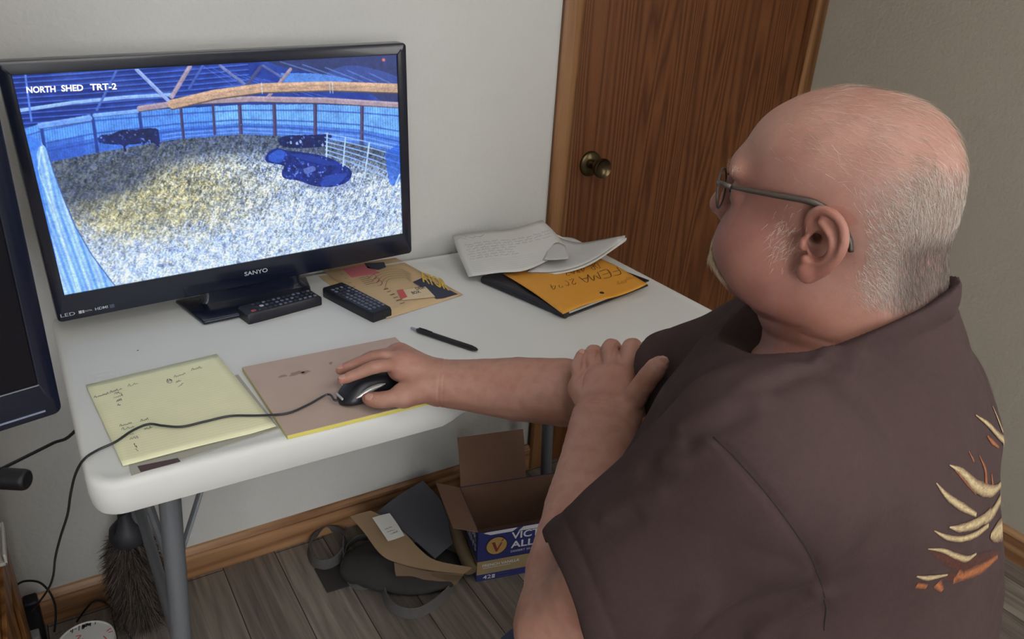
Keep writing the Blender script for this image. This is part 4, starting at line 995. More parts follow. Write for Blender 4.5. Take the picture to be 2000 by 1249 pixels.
# ears
def ear(s):
    y0 = .0725; EX, EZ = .0040, .003
    hp_ = lambda x, y, z: hp(x + EX, y, z + EZ)
    hx = [(.012, .004, 0), (.0135, .016, .004), (.009, .0255, .0085), (0, .029, .0125), (-.011, .0265, .0165), (-.0190, .018, .0195), (-.0215, .006, .0205), (-.0190, -.007, .0190), (-.0125, -.0195, .0155), (-.004, -.0285, .0115), (.002, -.033, .0095)]
    H = smoothline([(x, s * (y0 + y), z) for x, z, y in hx], 3); H = np.array([hp_(*p) for p in H])
    rs = np.interp(np.linspace(0, 1, len(H)), [0, .1, .35, .6, .85, 1], [.0030, .0036, .0042, .0046, .0048, .0052])
    o = []
    o.append(('u', ell(hp_(-.004, s * (y0 + .008), .002), (.0175, .0052, .0265), np.stack([unit(HF * .93 - HL * s * .42), unit(HL * s * .93 + HF * .42), HU])), 0))
    o.append(('u', chain(list(H), list(rs)), .0045))
    AH = smoothline([(.001, s * (y0 + .0125), .0185), (-.008, s * (y0 + .0165), .0105), (-.0115, s * (y0 + .0165), -.001), (-.0085, s * (y0 + .0145), -.0125), (-.001, s * (y0 + .0125), -.0175)], 3)
    o.append(('u', chain([hp_(*p) for p in AH], [.0032] * len(AH)), .004))
    o.append(('u', ell(hp_(.005, s * (y0 + .0095), -.0285), (.0085, .0055, .0095), HB), .005))
    o.append(('s', ell(hp_(.0010, s * (y0 + .0165), -.003), (.0100, .0185, .0138), HB), .003))
    o.append(('s', chain([hp_(.003, s * (y0 + .0165), .0235), hp_(-.009, s * (y0 + .0225), .0195), hp_(-.0158, s * (y0 + .0245), .008), hp_(-.0150, s * (y0 + .0235), -.006)], [.0030, .0036, .0034, .0024]), .002))
    o.append(('u', ell(hp_(.0125, s * (y0 + .0065), -.005), (.0045, .0068, .0062), HB), .003))
    o.append(('u', ell(hp_(.0075, s * (y0 + .0105), -.0175), (.0045, .0042, .0042), HB), .003))
    return group(o, hp(-.003, s * (y0 + .01), 0), .05)
U(ear(1), .004); U(ear(-1), .004)
for s in (1, -1): S_(hell((.0058, s * .078, .0005), (.0075, .010, .0105)), .004)
for s in (1, -1): S_(rcone(hp(.0075, s * .080, -.001), hp(.013, s * .056, .002), .0062, .0045), .002)
# arms and hands
SHL, ELL_ = A3(.486, -1.232, 1.015), atd(1094, 1228, .875)
WRL = atd(1182, 826, 1.085)
SHR = A3(.79, -1.055, .98); ELR = onz(1168, 772, .774); WRR = onz(866, 749, .768)
arms = []
def AU(p, k): arms.append(('u', p, k))
def lerp(a, b2, t): return np.array(a) + (np.array(b2) - np.array(a)) * t
def limb(sh, el, wr, side, wk):
    AU(rcone(sh, lerp(sh, el, .5), .058, .051), 0 if not arms else .03); AU(rcone(lerp(sh, el, .45), el, .051, .047), .02)
    fore = el - wr
    AU(chain([el, lerp(el, wr, .22), lerp(el, wr, .5), lerp(el, wr, .8), wr], [.047, .0545, .0505, .0385, .0320]), .02)
    for s in (-1, 1): AU(rcone(lerp(el, wr, .55) + side * s * .008, wr + side * s * .011 * wk, .036, .0285), .02)
def palm_and_fingers(wr, mcps, fingers, thumb, nrm, rk=.0125, thumb_base=None):
    """nrm: out of the back of the hand. fingers: lists of joints after the knuckle with radii"""
    pal = []
    for i, m in enumerate(mcps):
        pal.append(('u', rcone(wr + (m - wr) * .12 + nrm * .002, m - nrm * .003, .0185, .0145 if i < 3 else .0130), 0 if i == 0 else .016))
        pal.append(('u', rcone(wr + (m - wr) * .35 - nrm * .010, m - nrm * .010, .015, .0125), .014))
    if thumb_base is not None: pal.append(('u', rcone(thumb_base, thumb[0][0], .0195, .0165), .018))
    cen = np.mean(mcps, axis=0); gp = group(pal, cen, .13)
    def f(p):
        d0 = gp.f(p); out = d0.copy()
        for js, rs in fingers + [thumb]:
            out = smin(out, smin(d0, chain(js, rs).f(p), .008), .006)
        return out
    allp = np.array(list(mcps) + [q2 for js, _ in fingers + [thumb] for q2 in js] + [wr]); c = allp.mean(0)
    return Prim(f, c, np.linalg.norm(allp - c, axis=1).max() + .03)
def finger(m, pts, r0):
    P = smoothline([m] + pts, 3); t = np.linspace(0, 1, len(P)); r = r0 * np.interp(t, [0, .28, .36, .5, .64, .72, .9, 1], [1.12, .96, 1.04, 1.06, .90, .93, .84, .66]); return (list(P), list(r))
# right hand, resting on the mouse
limb(SHR, ELR, WRR, unit(np.cross(ELR - WRR, (0, 0, 1))), 1.0)
Rm = [onz(783, 716, .796), onz(790, 703, .803), A3(.478, -.526, .792), A3(.484, -.506, .781)]
iT = [onz(742, 715, .806), onz(702, 729, .794), onz(668, 743, .786)]
mT = [onz(745, 697, .808), onz(702, 709, .796), onz(664, 724, .782)]
rT = [A3(.438, -.513, .789), A3(.408, -.509, .775), A3(.390, -.509, .763)]
pT = [A3(.452, -.490, .777), A3(.430, -.487, .766), A3(.414, -.487, .758)]
thR = ([onz(790, 772, .769), onz(764, 779, .768), onz(738, 782, .764), onz(717, 779, .760)], [.0165, .0135, .0122, .0092])
thR = (list(smoothline(thR[0], 3)), list(np.interp(np.linspace(0, 1, 10), [0, .33, .66, .85, 1], [.0170, .0138, .0128, .0125, .0085])))
nR = unit((0, -.25, 1))
RH = palm_and_fingers(WRR, Rm, [finger(Rm[0], iT, .0100), finger(Rm[1], mT, .0102), finger(Rm[2], rT, .0096), finger(Rm[3], pT, .0085)], thR, nR, thumb_base=lerp(WRR, thR[0][0], .30))
AU(RH, .012)
# left hand, laid over the right forearm
limb(SHL, ELL_, WRL, unit(np.cross(ELL_ - WRL, ray(1180, 800))), 1.75)
Lm = [atd(1226, 745, 1.128), atd(1197, 738, 1.133), atd(1166, 744, 1.14), atd(1135, 758, 1.148)]
fi = [[atd(1229, 686, 1.165), atd(1240, 680, 1.20), atd(1236, 704, 1.225)], [atd(1190, 684, 1.175), atd(1200, 680, 1.205), atd(1202, 694, 1.24)],
      [atd(1156, 694, 1.180), atd(1166, 690, 1.205), atd(1168, 702, 1.235)], [atd(1128, 724, 1.160), atd(1131, 707, 1.170), atd(1136, 692, 1.180)]]
thL = [atd(1226, 802, 1.085), atd(1243, 772, 1.068), atd(1268, 736, 1.048), atd(1288, 713, 1.035)]
thLr = (list(smoothline(thL, 3)), list(np.interp(np.linspace(0, 1, 10), [0, .33, .66, .85, 1], [.0180, .0158, .0148, .0148, .0118])))
nL = unit(-ray(1180, 760) + A3(0, 0, .3))
LH = palm_and_fingers(WRL, Lm, [finger(Lm[0], fi[0], .0136), finger(Lm[1], fi[1], .0124), finger(Lm[2], fi[2], .0114), finger(Lm[3], fi[3], .0102)], thLr, nL, thumb_base=lerp(WRL, thL[0], .35))
AU(LH, .012)
core = [('u', rcone(hp(-.060, 0, -.13), A3(.72, -1.20, .80), .058, .10), 0), ('u', rcone(SHL, SHR, .055, .055), .05), ('u', rcone(A3(.71, -1.19, .85), A3(.71, -1.17, .58), .11, .12), .05)]
arms_l = list(arms)
Z4 = lambda L: [(1030 + a * .2082, 640 + b2 * .2082) for a, b2 in L]
grooves = []
for L in (Z4([(540, 235), (522, 340), (500, 430), (440, 505)]), Z4([(735, 165), (665, 240), (640, 310), (555, 400), (520, 470), (505, 560)]), Z4([(835, 165), (810, 215), (790, 290), (750, 335)])):
    P = [q2 for q2 in (trace(lambda p: ev(arms_l, p), a, b2) for a, b2 in smoothline([(a, b2, 0) for a, b2 in L], 4)[:, :2]) if q2 is not None]
    if len(P) > 2: grooves.append(P)
def skin(p):
    d = ev(head, p); loc = hl(p)
    m = np.abs(d) < .02
    if m.any():   # creases of the nape, jaw and forehead
        q2 = loc[m]; x, y, z = q2.T
        g = .0011 * np.exp(-((z + .083 + .10 * (x + .10)) / .0022) ** 2) * np.clip((.02 - x) / .03, 0, 1)
        g += .0016 * np.exp(-((z + .102 + .35 * (x - .05)) / .003) ** 2) * np.clip((x + .0) / .03, 0, 1) * np.clip((.075 - x) / .02, 0, 1)
        g += .0010 * np.exp(-((z + .118 + .25 * (x - .05)) / .003) ** 2) * np.clip((x + .02) / .03, 0, 1)
        g += .0006 * np.exp(-(((x - .084) + .25 * (z - .018)) / .0015) ** 2) * np.exp(-((z - .012) / .018) ** 2) * (np.abs(y) > .05)
        d[m] += g + .0005 * vnoise(q2, 160, 4) * .6
    a = ev(arms_l, p); m = np.abs(a) < .012
    if m.any():
        q2 = p[m]
        w1 = (q2 - WRL) @ unit(WRL - ELL_); w2 = (q2 - WRR) @ unit(WRR - ELR)
        nearL = np.linalg.norm(q2 - WRL, axis=1) < .06; nearR = np.linalg.norm(q2 - WRR, axis=1) < .05
        cr = .0009 * (np.exp(-((w1 - .004) / .0016) ** 2) + .8 * np.exp(-((w1 - .011) / .0016) ** 2) + .7 * np.exp(-((w1 + .005) / .0016) ** 2)) * nearL
        cr = cr + .0011 * (np.exp(-((w2 - .001) / .0014) ** 2) + .6 * np.exp(-((w2 + .006) / .0014) ** 2)) * nearR
        for G in grooves:
            sel = np.linalg.norm(q2 - G[len(G) // 2], axis=1) < .07
            if not sel.any(): continue
            dd = np.full(sel.sum(), 1e3)
            for u_, v_ in zip(G[:-1], G[1:]): dd = np.minimum(dd, rcone(u_, v_, 0, 0).f(q2[sel]))
            cr[sel] += .0042 * np.exp(-(dd / .0017) ** 2)
        a[m] += cr + .00035 * vnoise(q2, 260, 8)
    c = ev(core, p); d = smin(d, c, .03); return smin(d, a, .004) if True else d
SKV, SKF = surface(skin, (.30, -1.36, .55), (.98, -.40, 1.40), .0018)
SKV = relax(SKV, SKF, 1, .35)
loc = hl(SKV); x, y, z = loc.T
lin = lambda *c: np.array(srgb(*c)[:3])
base = np.tile(lin(206, 160, 140), (len(SKV), 1))
def tint(m, col): 
    global base
    m = np.clip(m, 0, 1)[:, None]; base = base * (1 - m) + np.array(col) * m
ishead = (np.abs(x) < .16) & (np.abs(y) < .12) & (z > -.2) & (z < .16)
tint(ishead * .55, lin(206, 160, 142))
tint(ishead * .40 * np.exp(-((x - .05) / .04) ** 2 - ((z + .03) / .045) ** 2), lin(188, 112, 96))
tint(ishead * .45 * (np.hypot((x + .003) / .026, z / .036) < 1) * (np.abs(y) > .074), lin(196, 116, 98))
tint(ishead * .40 * np.clip((-.035 - z) / .04, 0, 1) * (x < .03), lin(206, 132, 104))
tint(ishead * .35 * np.clip((z - .05) / .05, 0, 1), lin(214, 168, 150))
tint(ishead * .50 * np.clip((x + .005) / .05, 0, 1) * np.clip((.075 - z) / .05, 0, 1), lin(158, 100, 92))  # ruddy face tone, with the shade on the face front painted in
tint(ishead * .5 * np.exp(-((z + .062) / .006) ** 2) * (x > .09), lin(176, 98, 92))
tint(ishead * .22 * np.clip(vnoise(loc, 110, 12) + .1, 0, 1), lin(178, 116, 98))
tint(ishead * .18 * np.clip(vnoise(loc, 60, 15), 0, 1), lin(214, 168, 142))
arm_m = ~ishead
tint(arm_m * .30 * np.clip(vnoise(SKV, 90, 21), 0, 1), lin(184, 122, 100)); tint(arm_m * .2 * np.clip(vnoise(SKV, 240, 22), 0, 1), lin(176, 112, 92))
def near(c, r): return np.exp(-(np.linalg.norm(SKV - c, axis=1) / r) ** 2)
for m_ in Rm + Lm: tint(.35 * near(m_, .016), lin(190, 110, 92))
for t_ in (iT[2], mT[2], rT[2], pT[2], thR[0][-1]): tint(.4 * near(t_, .014), lin(204, 126, 112))
tint(.35 * near(lerp(WRL, ELL_, -.1), .03), lin(176, 100, 84))
sc_m = ishead * np.clip((-.012 - x + .22 * z) / .04, 0, 1) * np.clip((z + .06) / .03, 0, 1) * np.clip((.085 - z) / .04, 0, 1)
tint(.5 * sc_m, lin(190, 160, 146))
base *= np.where(ishead[:, None], np.array([[.58, .535, .545]]), np.array([[.65, .61, .62]]))  # skin darkened, the head most, standing in for shade on the man
M_skin = attr_mat('skin', rough=.52, spec=.35, sss=.12, bump=.25, bscale=900, var=.06, vscale=140, bdist=.0006)
Mi = np.array(man.matrix_basis.inverted())
def toman(V): return np.asarray(V) @ Mi[:3, :3].T + Mi[:3, 3]
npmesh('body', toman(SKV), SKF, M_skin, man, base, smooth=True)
# nails
M_nail = simple('finger_nail', srgb(186, 140, 126), .3, spec=.5)
def nail(tip, d, n, w_=.0052, l_=.0062, name='fingernail'):
    d = unit(d); n = unit(np.array(n) - d * (np.array(n) @ d)); s = np.cross(d, n); mb = MB(); rg = []
    for u in np.linspace(-1, 1, 9):
        ww = math.sqrt(max(0, 1 - abs(u) ** 3)) + .02; rg.append([tip + d * l_ * u + s * w_ * ww * v - n * .0016 * v * v * w_ / .005 for v in np.linspace(-1, 1, 7)])
    mb.rings(rg, False, False, closed=False); mb.v = [tuple(p) for p in toman(np.array(mb.v))]
    o = build(name, mb, M_nail, man, smooth='all'); sd = o.modifiers.new('Solidify', 'SOLIDIFY'); sd.thickness = .0006; sd.offset = 0
def nail_on(p, d, n0, **k):
    P = np.array(p, float)
    for _ in range(25):
        v = skin(P[None])[0]; P = P - n0 * v if abs(v) > 1e-5 else P
    n_ = grad(skin, P[None])[0]; nail(P + n_ * .0004, d, n_, **k)
nail_on(iT[2] + nR * .007, iT[2] - iT[1], nR); nail_on(mT[2] + nR * .007, mT[2] - mT[1], nR)
tdir = unit(thR[0][-1] - thR[0][-3]); tn = unit(-ray(712, 776) * .8 + A3(0, 0, .3)); nail_on(lerp(thR[0][-1], thR[0][-3], .25) + tn * .010, tdir, tn, w_=.0066, l_=.0075)
tdir = unit(thL[3] - thL[2]); tn = unit(-ray(1290, 710)); tn = unit(tn - .75 * HL * 0 + A3(.55, -.1, .55)); nail_on(lerp(thL[3], thL[2], .22) + tn * .010, tdir, tn, w_=.0068, l_=.0078)
tdir = unit(fi[3][2] - fi[3][1]); tn = unit(-ray(1136, 684) + A3(0, 0, .9)); nail_on(fi[3][2] + tn * .006, tdir, tn, w_=.0045, l_=.005)
# eyes
M_eye = simple('eye_white', srgb(214, 206, 200), .2); M_iris = simple('iris_blue_grey', srgb(70, 84, 96), .2)
for s in (1, -1):
    mb = MB().lathe([(.0118 * math.sin(a), .0118 * math.cos(a)) for a in np.linspace(0.001, math.pi - .001, 16)], Matrix.Translation(Vector(toman(hp(.0858, s * .033, .024)[None])[0])), 24); e = build('eye', mb, M_eye, man, smooth='all')
    c = toman(hp(.0858, s * .033, .024)[None])[0]; Mx = Matrix.Translation(Vector(c)) @ Vector(HF).to_track_quat('Z', 'Y').to_matrix().to_4x4()
    build('iris', MB().lathe([(0, .0122), (.003, .0119), (.0056, .01065)], Mx, 20), M_iris, e, smooth='all')

# ---------------------------------------------------------------- hair, moustache, eyebrows: short strands rooted on the skin
def strands(name, roots, dirs, lens, wid, cols, bend, parent, seg=3, m=None, seed=1):
    n = len(roots); N_ = grad(skin, roots); r = np.random.default_rng(seed)
    d = dirs - N_ * np.sum(dirs * N_, 1, keepdims=True); d /= np.linalg.norm(d, axis=1, keepdims=True) + 1e-9
    sd = np.cross(d, N_); sd += r.normal(size=sd.shape) * .5; sd -= d * np.sum(sd * d, 1, keepdims=True); sd /= np.linalg.norm(sd, axis=1, keepdims=True) + 1e-9
    V = []; 
    for k in range(seg + 1):
        t = k / seg; P = roots + d * (lens * t)[:, None] + N_ * (lens * (bend[0] * t - bend[1] * t * t))[:, None]; W = (wid * (1 - .85 * t))[:, None] / 2
        V += [P - sd * W, P + sd * W]
    V = np.stack(V, 1); F = []
    for k in range(seg): F.append(np.stack([np.arange(n) * (2 * seg + 2) + 2 * k + j for j in (0, 1, 3, 2)], -1))
    F = np.concatenate(F); C = np.repeat(cols, 2 * seg + 2, axis=0)
    return npmesh(name, toman(V.reshape(-1, 3)), F, m, parent, C, smooth=False)
M_hair = attr_mat('hair', rough=.55, spec=.3)
rh = np.random.default_rng(5)
hn = grad(skin, SKV[::1][:1])
def pick(mask, n, seed):
    r = np.random.default_rng(seed); w_ = np.clip(mask, 0, None); i = r.choice(len(SKV), n, p=w_ / w_.sum()); return SKV[i] + r.normal(size=(n, 3)) * .0007, i
earzone = (np.hypot((x + .000) / .032, (z - .000) / .044) < 1) & (np.abs(y) > .052)
edge = .028 * vnoise(loc, 70, 51) * .25
hl_back = np.clip((-.022 - x + .22 * z + edge) / .040, 0, 1)          # the fringe starts behind the ear
hl_low = np.clip((z + .052 + .35 * np.clip(x + .03, 0, .2) + edge * .3) / .020, 0, 1)
hl_top = np.clip((.072 + .16 * np.clip(-.03 - x, 0, .05) - z + edge) / .035, 0, 1)
dens = ishead * (~earzone) * hl_back * hl_low * hl_top * (z > -.065)
SKV_n = len(SKV)
roots, i_ = pick(dens, 30000, 3)
dirs = np.tile(-.75 * HF - .55 * HU, (len(roots), 1)) + rh.normal(size=(len(roots), 3)) * .30
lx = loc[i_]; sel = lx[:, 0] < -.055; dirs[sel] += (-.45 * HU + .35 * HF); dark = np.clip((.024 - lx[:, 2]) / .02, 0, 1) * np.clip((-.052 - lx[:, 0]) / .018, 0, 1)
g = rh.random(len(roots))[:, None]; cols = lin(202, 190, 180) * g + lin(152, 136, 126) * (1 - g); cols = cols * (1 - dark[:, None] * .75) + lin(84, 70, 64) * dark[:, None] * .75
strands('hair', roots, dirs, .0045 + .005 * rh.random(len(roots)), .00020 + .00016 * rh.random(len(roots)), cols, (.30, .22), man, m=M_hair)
# sparse wisps over the crown
dens2 = ishead * np.clip((z - .045) / .04, 0, 1) * np.clip((.070 - x) / .04, 0, 1) * (.35 + .65 * np.clip(vnoise(loc, 80, 53), 0, 1)) * (~earzone)
roots, i_ = pick(dens2, 4200, 9); dirs = np.tile(-.9 * HF - .25 * HU, (len(roots), 1)) + rh.normal(size=(len(roots), 3)) * .22
g = rh.random(len(roots))[:, None]; cols = lin(206, 184, 168) * g + lin(160, 132, 116) * (1 - g)
strands('crown_wisps', roots, dirs, .008 + .009 * rh.random(len(roots)), .00015 + .0001 * rh.random(len(roots)), cols, (.28, .2), man, m=M_hair)
# moustache, sideburn, brows
mus = ishead * np.exp(-((z + .0405 + .012 * np.clip(np.abs(y) / .03, 0, 2) ** 2) / .0075) ** 2) * (np.abs(y) < .040) * (x > .075)
roots, i_ = pick(mus, 3200, 11); ly = loc[i_][:, 1]
dirs = np.outer(np.sign(ly) * (.35 + 12 * np.abs(ly)), HL) + np.tile(-1.0 * HU + .1 * HF, (len(roots), 1)) + rh.normal(size=(len(roots), 3)) * .2
g = rh.random(len(roots))[:, None]; cols = lin(232, 218, 186) * g + lin(196, 178, 146) * (1 - g)
strands('moustache', roots, dirs,  .006 + .005 * rh.random(len(roots)), .0004 + .0002 * rh.random(len(roots)), cols, (.55, .35), man, m=M_hair, seg=4)
sb = ishead * np.exp(-((x - .036) / .011) ** 2 - ((z + .004) / .016) ** 2) * (np.abs(y) > .04)
for s in (1, -1):
    roots, i_ = pick(sb * (y * s > 0), 210, 13 + s); dirs = np.tile(.45 * HF - .9 * HU, (len(roots), 1)) + rh.normal(size=(len(roots), 3)) * .35
    cols = np.tile(lin(214, 196, 182), (len(roots), 1)) * (.75 + .3 * rh.random((len(roots), 1)))
    strands('sideburn', roots, dirs, .005 + .005 * rh.random(len(roots)), .00018 + .00012 * rh.random(len(roots)), cols, (.2, .12), man, m=M_hair)
bw = ishead * np.exp(-((z - .042) / .0035) ** 2) * (np.abs(y) > .014) * (np.abs(y) < .055) * (x > .08)
for s in (1, -1):
    roots, i_ = pick(bw * (y * s > 0), 160, 17 + s); ly = loc[i_][:, 1]; dirs = np.outer(np.sign(ly), HL) + np.tile(.3 * HU, (len(roots), 1)) + rh.normal(size=(len(roots), 3)) * .3
    strands('eyebrow', roots, dirs, .005 + .003 * rh.random(len(roots)), .0002 + .0001 * rh.random(len(roots)), np.tile(lin(190, 168, 150), (len(roots), 1)), (.4, .2), man, m=M_hair)

# ---------------------------------------------------------------- T-shirt
br_, bf_ = unit((.855, .52, 0)), unit((-.52, .855, 0)); BB = np.stack([br_, bf_, A3(0, 0, 1)])
sh = []
def SU(p, k): sh.append(('u', p, k))
SU(ell((.703, -1.177, .87), (.205, .163, .24), BB), 0)
SU(ell((.700, -1.186, .955), (.185, .103, .13), BB), .05)
SU(ell((.728, -1.200, .69), (.205, .178, .25), BB), .06)
SU(ell((.650, -1.105, .90), (.180, .110, .14), BB), .06)
SU(rcone(A3(.505, -1.236, 1.005), A3(.79, -1.065, .985), .078, .075), .07)
SU(rcone(hp(-.030, 0, -.03), hp(-.052, 0, -.20), .073, .088), .05)
SU(ell((.675, -1.125, .72), (.225, .205, .20), BB), .08)
SU(ell((.705, -1.175, .56), (.215, .18, .13), BB), .06)
uL = unit(ELL_ - SHL); uR = unit(ELR - SHR)
slv = [('u', chain([SHL + A3(.01, 0, .005), lerp(SHL, ELL_, .45), lerp(SHL, ELL_, 1.15)], [.078, .084, .090]), 0)]
HEML = lerp(SHL, ELL_, .80)
HT3, HB3 = atd(1072, 1060, .80), atd(1150, 1250, .745)
nHL = unit(np.cross(HB3 - HT3, ray(1110, 1150))); nHL = nHL * np.sign(nHL @ uL); HEML = (HT3 + HB3) / 2 + .0 * uL
slr = [('u', chain([SHR, lerp(SHR, ELR, .5), lerp(SHR, ELR, 1.1)], [.077, .071, .066]), 0)]
HEMR = lerp(SHR, ELR, .60)
NKn = unit(.62 * HF + .785 * HU); NKc = hp(-.030, 0, -.093)
neck_ax = (hp(-.020, 0, 0), hp(-.048, 0, -.19))
slot = rcone(neck_ax[0], neck_ax[1], .067, .080)
folds = []     # (polyline, height, width)
def shirt_core(p):
    d = ev(sh, p)
    a = ev(slv, p); a = np.maximum(a, (p - HEML) @ nHL)
    ring = np.abs((p - HEML) @ nHL + .006)
    inn = ev([('u', chain([lerp(SHL, ELL_, .35), lerp(SHL, ELL_, .8), lerp(SHL, ELL_, 1.2)], [.056, .0800, .087]), 0)], p); a = np.maximum(a, -inn)
    b2 = ev(slr, p); b2 = np.maximum(b2, (p - HEMR) @ uR); inn2 = ev([('u', chain([lerp(SHR, ELR, .5), HEMR, lerp(SHR, ELR, 1.2)], [.053, .061, .064]), 0)], p); b2 = np.maximum(b2, -inn2)
    d = smin(smin(d, a, .035), b2, .06)
    d = np.maximum(d, -np.maximum(inn, -((p - lerp(SHL, ELL_, .62)) @ uL)))
    # neck opening
    pl = (p - NKc) @ NKn
    d = -smin(-d, np.maximum(slot.f(p), -(pl + .05)), .006) if False else np.maximum(d, -np.maximum(slot.f(p), -(pl + .06)))
    sf = slot.f(p); d = np.maximum(d, (pl - .004 - .8 * np.maximum(0, sf - .014)) / 1.28)
    d = np.maximum(d, .50 - p[:, 2])
    return d
def shirt(p):
    d = shirt_core(p); m = np.abs(d) < .03
    if m.any():
        q2 = p[m]
        w_ = .0022 * vnoise(q2 * A3(1, 1, 1), 42, 31) + .0010 * vnoise(q2, 95, 32)
        for seg_, h_, wd_ in folds:
            dd = np.full(len(q2), 1e3)
            for a, b2 in zip(seg_[:-1], seg_[1:]): dd = np.minimum(dd, rcone(a, b2, 0, 0).f(q2))
            w_ += h_ * np.exp(-(dd / wd_) ** 2)
        # rolled hems and neck rib
        hL = (q2 - HEML) @ nHL; onL = np.linalg.norm(q2 - HEML, axis=1) < .14; w_ += onL * (.0016 * np.exp(-((hL + .010) / .010) ** 4) - .0011 * np.exp(-((hL + .024) / .0022) ** 2))
        hR = (q2 - HEMR) @ uR; onR = np.linalg.norm(q2 - HEMR, axis=1) < .12; w_ += onR * (.0014 * np.exp(-((hR + .010) / .010) ** 4) - .001 * np.exp(-((hR + .022) / .002) ** 2))
        pl = (q2 - NKc) @ NKn; sd_ = slot.f(q2); w_ += (sd_ < .03) * (.0028 * np.exp(-((pl + .006) / .010) ** 4) - .0012 * np.exp(-((pl + .0195) / .002) ** 2))
        d[m] -= w_
    return d
def T3(pts, f=None, **k): return [q2 for q2 in (trace(f or shirt_core, a, b2, **k) for a, b2 in pts) if q2 is not None]
seam = T3([(1392, 852), (1425, 885), (1460, 922), (1495, 962), (1530, 1008), (1560, 1050), (1585, 1092), (1602, 1135), (1611, 1175), (1612, 1235)])
folds += [(list(smoothline(seam, 3)), -.0030, .0032)]
for pts, h_, wd_ in (([(1480, 1245), (1530, 1205), (1570, 1182), (1606, 1158)], .0075, .010), ([(1520, 1249), (1565, 1212), (1604, 1196)], -.005, .008), ([(1345, 1245), (1365, 1190), (1380, 1140)], .004, .012), ([(1290, 1249), (1315, 1190)], -.003, .01),
                     ([(1330, 835), (1400, 800), (1480, 775)], .004, .008), ([(1345, 870), (1400, 838), (1450, 815)], -.004, .008), ([(1450, 760), (1540, 720), (1620, 690)], .004, .008), ([(1440, 790), (1540, 745), (1640, 705)], -.003, .008), ([(1300, 905), (1350, 880), (1390, 858)], .004, .010), ([(1260, 925), (1300, 930)], -.003, .008),
                     ([(1180, 1010), (1230, 985), (1290, 970)], .003, .010), ([(1170, 1040), (1200, 1030), (1240, 1015)], -.003, .008), ([(1400, 1060), (1480, 1080), (1560, 1110)], -.002, .012), ([(1700, 690), (1790, 655), (1850, 630)], -.0022, .006)):
    P = T3(pts); 
    if len(P) > 1: folds.append((list(smoothline(P, 3)), h_, wd_))
SV, SF = surface(shirt, (.28, -1.46, .49), (1.02, -.68, 1.20), .0030)
SV = relax(SV, SF, 1, .4)
M_shirt = simple('faded_brown_cotton', srgb(68, 54, 53), .88, spec=.12, var=.13, vscale=150, bump=.35, bscale=700, bdist=.0008)
shirt_o = npmesh('t_shirt', toman(SV), SF, M_shirt, man, None, smooth=True)
# antler print on the back of the shirt: flat strokes lying on the cloth
def print_strokes(name, strokes, c_mid, c_edge, up=.0005):
    mb = MB(); cols = []
    rr = np.random.default_rng(len(strokes))
    for pts, wd in strokes:
        P2 = smoothline([(a, b2, 0) for a, b2 in pts], 8)[:, :2]; P = []
        for a, b2 in P2:
            q2 = trace(shirt, a, b2)
            if q2 is not None and np.linalg.norm(q2 - CAM) < 1.25: P.append(q2)
        runs = [[]]
        for q2 in P:
            if runs[-1] and np.linalg.norm(q2 - runs[-1][-1]) > .040: runs.append([])
            runs[-1].append(q2)
        P = max(runs, key=len)
        if len(P) < 4: continue
        for mir in (0, 1):
          P_ = np.array(P)
          if mir:
            P_ = P_ - 2 * ((P_ - MIRC) @ br_)[:, None] * br_
            for _ in range(6): P_ = P_ - grad(shirt, P_, 2e-3) * shirt(P_)[:, None] * .8
          ribbon_on(mb, cols, P_, wd, c_mid, c_edge, up, rr)
    mb.v = [tuple(p) for p in toman(np.array(mb.v))]; mb.c = [tuple(np.clip(c, 0, 1)) + (1,) for c in np.concatenate(cols)]
    return build(name, mb, M_print, shirt_o, smooth='all')
MIRC = A3(.703, -1.177, .9) + .012 * br_
def ribbon_on(mb, cols, P, wd, c_mid, c_edge, up, rr):
        P = np.array(P); n_ = grad(shirt, P, 2e-3); t_ = np.linspace(0, 1, len(P)); W = np.interp(t_, np.linspace(0, 1, len(wd)), wd) * .00030
        tg = np.gradient(P, axis=0); sd = np.cross(n_, tg); sd /= np.linalg.norm(sd, axis=1)[:, None] + 1e-9; rows = []
        vs = np.linspace(-1, 1, 11)
        for v in vs:
            Q = P + sd * (W * v * (1 + .05 * rr.normal(size=len(P))))[:, None]
            for _ in range(3): Q = Q - n_ * shirt(Q)[:, None] * .8
            rows.append(Q + n_ * up)
            k = np.clip((1 - abs(v)) * 1.35, 0, 1) * np.clip(.82 + .16 * rr.normal(size=len(P)), .2, 1.05); cols.append(np.outer(k, c_mid) + np.outer(1 - k, c_edge))
        m = len(P); nr = len(vs); mb.add(np.concatenate(rows), [(r_ * m + k, r_ * m + k + 1, (r_ + 1) * m + k + 1, (r_ + 1) * m + k) for r_ in range(nr - 1) for k in range(m - 1)])
M_print = attr_mat('worn_print', rough=.85, spec=.1, var=.25, vscale=300)
def seam_line(name, pts3):
    P = np.array(pts3); n_ = grad(shirt, P, 2e-3)
    for _ in range(3): P = P - n_ * shirt(P)[:, None] * .8
    mb = MB().tube(list(P + n_ * .0004), .0008, 6); mb.v = [tuple(p) for p in toman(np.array(mb.v))]
    return build(name, mb, M_seam, shirt_o, smooth='all')
M_seam = simple('seam_dark', srgb(40, 31, 31), .9)  # seam line darkened to carry the slight shadow at the seam edge
seam_line('sleeve_seam', smoothline(seam, 8))
K = lambda L: [(1730 + a * .4, 750 + b2 * .4) for a, b2 in L]
